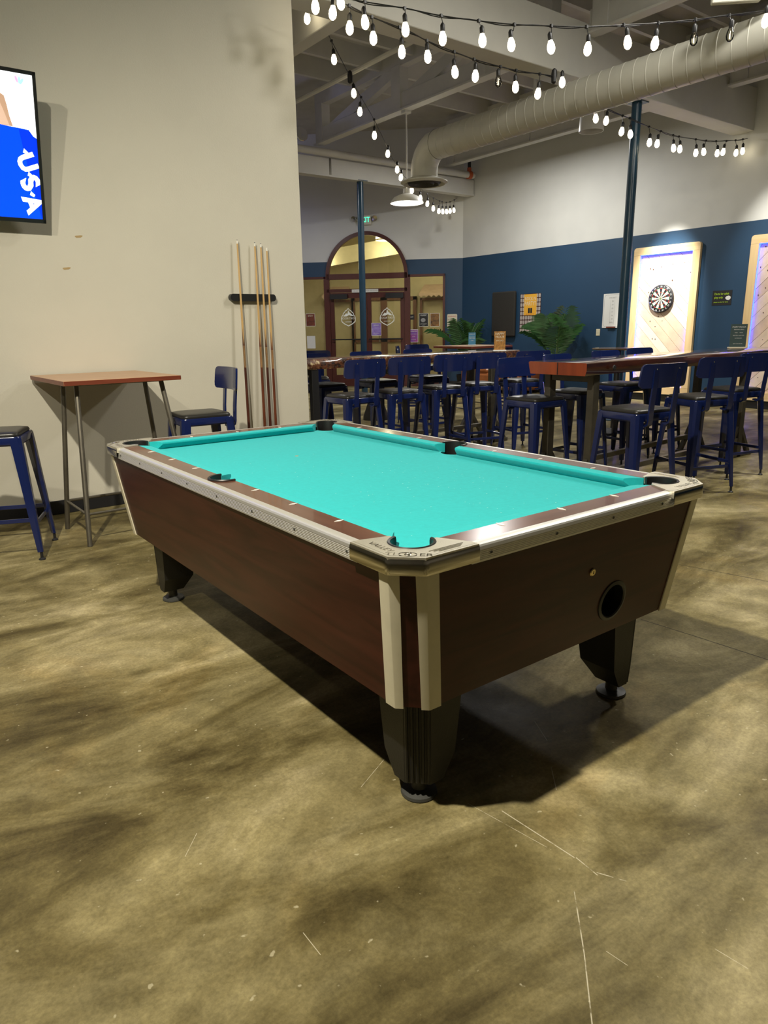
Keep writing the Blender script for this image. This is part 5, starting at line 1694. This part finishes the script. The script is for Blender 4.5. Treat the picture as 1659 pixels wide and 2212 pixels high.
# score board
yc, zc = 5.70, 1.56
M_ = DW(yc, zc)
t, bd, o_ = flat_sign('scoreboard', 'white dry-erase score board left of the dart panel', 'whiteboard', M_, (KX, yc, zc - .30), .40, .60, 'board_white', .012, .008)
q = MB(o_)
ol, il = rrect(.36, .56, .05, 3), rrect(.352, .552, .047, 3)
n = len(ol)
q.add([(x, y, .0128) for x, y in ol] + [(x, y, .0128) for x, y in il], [(k, (k + 1) % n, n + (k + 1) % n, n + k) for k in range(n)], M_)
for x in (-.045, .045): q.add([(x - .0012, -.25, .0128), (x + .0012, -.25, .0128), (x + .0012, .19, .0128), (x - .0012, .19, .0128)], [(0, 1, 2, 3)], M_)
q.build('border_lines', 'print_grey', bd, smooth=0)
text_part(bd, o_, M_, [('CRICKET', .032, 0, .225, 1.2)] + [(s_, .038, 0, .165 - .062 * i, 1) for i, s_ in enumerate(('20', '19', '18', '17', '16', '15', 'BULL'))], 'print_grey', z_=.0132)
q = MB(o_); q.add(MB().box((0, -.29, .025), (.18, .02, .03)).v, MB().box((0, 0, 0), (1, 1, 1)).f, M_); q.build('pen_tray', 'print_brown', t)
b = MB((KX, 5.99, 1.12)); b.box((KX - .004, 5.985, 1.18), (.008, .085, .12), b=.003); sw_ = tag(b.build('switch_plate', 'plate_ivory'), 'ivory switch plate above the right palm', 'switch')
b = MB((KX, 5.99, 1.12)); b.box((KX - .011, 5.985, 1.18), (.008, .012, .026)); b.build('toggle', 'plate_ivory', sw_)
# darts sign
yc, zc = 3.675, 1.70
M_ = DW(yc, zc)
t, bd, o_ = flat_sign('wall_sign', 'small black sign with lime lettering, Darts for adult play only', 'sign', M_, (KX, yc, zc - .11), .315, .225, 'print_black')
text_part(bd, o_, M_, [('Darts for adult', .046, -.008, .060, .86), ('play only', .046, -.055, .005, .86), ('please see bar for darts', .026, -.01, -.065, .95)], 'print_lime')
q = MB(o_); q.prism([(.055, .0), (.075, .022), (.11, .030), (.14, .012), (.142, -.012), (.12, -.036), (.085, -.034), (.062, -.018)], .004, .0056, M_); pk = q.build('paper_note', 'print_white', bd, smooth=0)
# signs on the diagonal wall and its glass
u_, z_ = .224, 1.447
t, bd, o_ = flat_sign('wall_sign', 'cream rounded warning sign about alcohol at the wall corner', 'sign', DF(u_, z_), DG(u_, z_ - .16), .225, .315, 'print_cream', .004, .022)
text_part(bd, o_, DF(u_, z_), [('WARNING', .046, 0, .105, .85)], 'print_red')
text_part(bd, o_, DF(u_, z_), [('NO ALCOHOL', .036, 0, .04, .85), ('BEYOND', .036, 0, -.03, .9), ('THIS POINT', .036, 0, -.095, .85)], 'print_brown', 'small_lettering')
for (ua, za, w_, h_, mat_, lab, dep, txt, tm) in (
        (.873, 1.49, .205, .285, 'print_black', 'black and white poster on the right glass, left of the pair', -.012, [('MUSIC', .05, 0, .10, 1), ('LIVE TONIGHT', .022, 0, -.09, 1), ('8 PM', .022, 0, -.12, 1)], 'print_white'),
        (.618, 1.487, .205, .285, 'print_gold', 'orange and black poster on the right glass, right of the pair', -.012, [('ROCKTOBER', .03, 0, .105, 1), ('FEST', .035, 0, -.105, 1)], 'print_orange'),
        (1.103, 1.14, .20, .28, 'print_pink', 'pink and blue poster low on the right glass panel', -.012, [('KARAOKE', .035, 0, .10, 1), ('EVERY FRIDAY', .022, 0, .04, 1), ('AT 9', .03, 0, -.02, 1), ('NO COVER', .02, 0, -.08, 1)], 'print_white'),
        (1.148, 1.555, .125, .115, 'print_black', 'tiny black EXIT notice on the right glass panel', -.012, [('EXIT', .04, 0, 0, 1)], 'print_white'),
        (1.962, 1.30, .22, .275, 'print_purple', 'purple poster taped on the right door leaf', -.045, [('BINGO', .04, 0, .09, 1), ('WEDNESDAYS', .022, 0, -.10, 1)], 'print_white'),
        (3.515, 1.535, .21, .275, 'print_brown', 'red brown poster on the left glass panel by the cream wall', -.012, [('BREW', .045, 0, .09, 1)], 'print_cream'),
        (3.52, 1.03, .20, .285, 'print_white', 'blank white paper sheet on the left glass panel', -.012, [], 'print_grey')):
    M_ = DF(ua, za, dep)
    t, bd, o_ = flat_sign('poster', lab, 'poster', M_, DG(ua, za - h_ / 2, dep), w_, h_, mat_, .003)
    if mat_ not in ('print_white',) and w_ > .15:
        q = MB(o_)
        for (cx, cy, a_, c_) in ((0, h_ / 2, w_ + .012, .008), (0, -h_ / 2, w_ + .012, .008), (-w_ / 2, 0, .008, h_), (w_ / 2, 0, .008, h_)):
            r_ = MB().box((cx, cy, .002), (a_, c_, .005)); q.add(r_.v, r_.f, M_)
        q.build('paper_margin', 'print_white', t, smooth=0)
    if txt: text_part(bd, o_, M_, txt, tm, z_=.0045)
    if 'black and white' in lab:
        q = MB(o_); q.add([(.055 * math.cos(a) - .01, .045 * math.sin(a) - .005, .0042) for a in [2 * math.pi * k / 14 for k in range(14)]], [tuple(range(14))], M_); q.build('portrait_blob', 'print_grey', bd, smooth=0)

# ================================================================== PALMS, SOFA, PEDESTAL
def palm(label, base, n, hgt, seed, pot):
    rnd = random.Random(seed)
    t = thing('potted_palm', label, 'plant', base)
    if pot:
        b = MB(); b.lathe([(.001, 0), (.115, 0), (.13, .02), (.17, .30), (.175, .32), (.16, .32), (.15, .27), (.001, .27)], 24); b.build('pot', pot, t)
    for k in range(n):
        az = 2 * math.pi * k / n + rnd.uniform(-.3, .3)
        L_ = hgt * rnd.uniform(.75, 1.05)
        lean = rnd.uniform(.18, .72)
        d = Vector((math.cos(az), math.sin(az), 0))
        room = (KX - .12 - base[0]) / max(.01, d.x) if d.x > 0 else 9
        nd_ = S2 * (d.x + d.y)
        if nd_ > 0: room = min(room, (S2 * (KX + CY) - .12 - S2 * (base[0] + base[1])) / nd_)
        lean = min(lean, max(.12, (room / L_ - .1) / .95))
        pts = []
        for s_ in range(11):
            f_ = s_ / 10
            pts.append(Vector((0, 0, .28)) + d * (L_ * lean * (.12 * f_ + .75 * f_ ** 2.0)) + Vector((0, 0, 1)) * (L_ * (f_ * 1.0 - .52 * lean * f_ ** 3.2)))
        b = MB(); b.tube(pts, [.012 * (1 - .8 * i / 10) + .001 for i in range(11)], 5); fr = b.build('stem', 'palm_stem', t)
        b = MB()
        side = d.cross(Vector((0, 0, 1)))
        nl = 15
        for j in range(nl):
            f_ = .42 + .58 * j / nl
            i_ = min(9, int(f_ * 10)); q = pts[i_].lerp(pts[i_ + 1], f_ * 10 - i_)
            tg = (pts[i_ + 1] - pts[i_]).normalized()
            ll = L_ * .30 * math.sin(math.pi * (.18 + .76 * j / nl)) ** .7 * rnd.uniform(.85, 1.1)
            for s_ in (-1, 1):
                dr = (side * s_ * .95 + tg * .62 + Vector((0, 0, .05))).normalized()
                tip = q + dr * ll + Vector((0, 0, -.30 * ll))
                mid = q + dr * ll * .5 + Vector((0, 0, .02 * ll))
                wv = tg.cross(dr).cross(dr).normalized() * .0042
                b.add([q, mid + wv, tip, mid - wv], [(0, 1, 2), (0, 2, 3)])
        b.build('frond', 'palm_leaf', fr, smooth=0)
    return t
palm('potted palm with spreading fronds under the score board', (9.05, 6.42, 0), 8, 1.48, 5, 'pot_cream')
palm('dark potted palm in the corner beside the warning sign', (9.10, 8.95, 0), 7, 1.42, 11, 'base_black')
o_ = (9.22, 7.95, 0)
t = thing('sofa', 'brown leather sofa against the blue wall behind the bar tables', 'sofa', o_)
b = MB(o_); b.box((9.2, 7.95, .24), (.80, 1.5, .32), b=.05); b.build('seat_base', 'leather', t)
b = MB(o_); b.box((9.50, 7.95, .52), (.26, 1.5, .5), b=.09); b.build('backrest', 'leather', t)
for y in (7.22, 8.68):
    b = MB(o_); b.tube([(8.80, y, .56), (9.55, y, .58)], .11, 16); b.box((9.18, y, .30), (.76, .17, .46), b=.04); b.build('armrest', 'leather', t)
for y in (7.6, 8.3):
    b = MB(o_); b.box((9.12, y, .45), (.62, .68, .13), b=.05); b.build('seat_cushion', 'leather', t)
for x in (8.88, 9.5):
    for y in (7.3, 8.6):
        b = MB(o_); b.box((x, y, .04), (.06, .06, .08)); b.build('foot', 'base_black', t)
q = onz(854, 822, .35)
o_ = (4.6, 6.1, 0)
b = MB(o_); b.lathe([(.001, 0), (.19, 0), (.19, .05), (.10, .30), (.085, .45), (.10, .60), (.20, .84), (.20, .90), (.001, .90)], 24, Matrix.Translation(o_)); tag(b.build('pedestal_stool', 'black_plastic'), 'black hourglass pedestal behind the bark-edged table', 'stool')
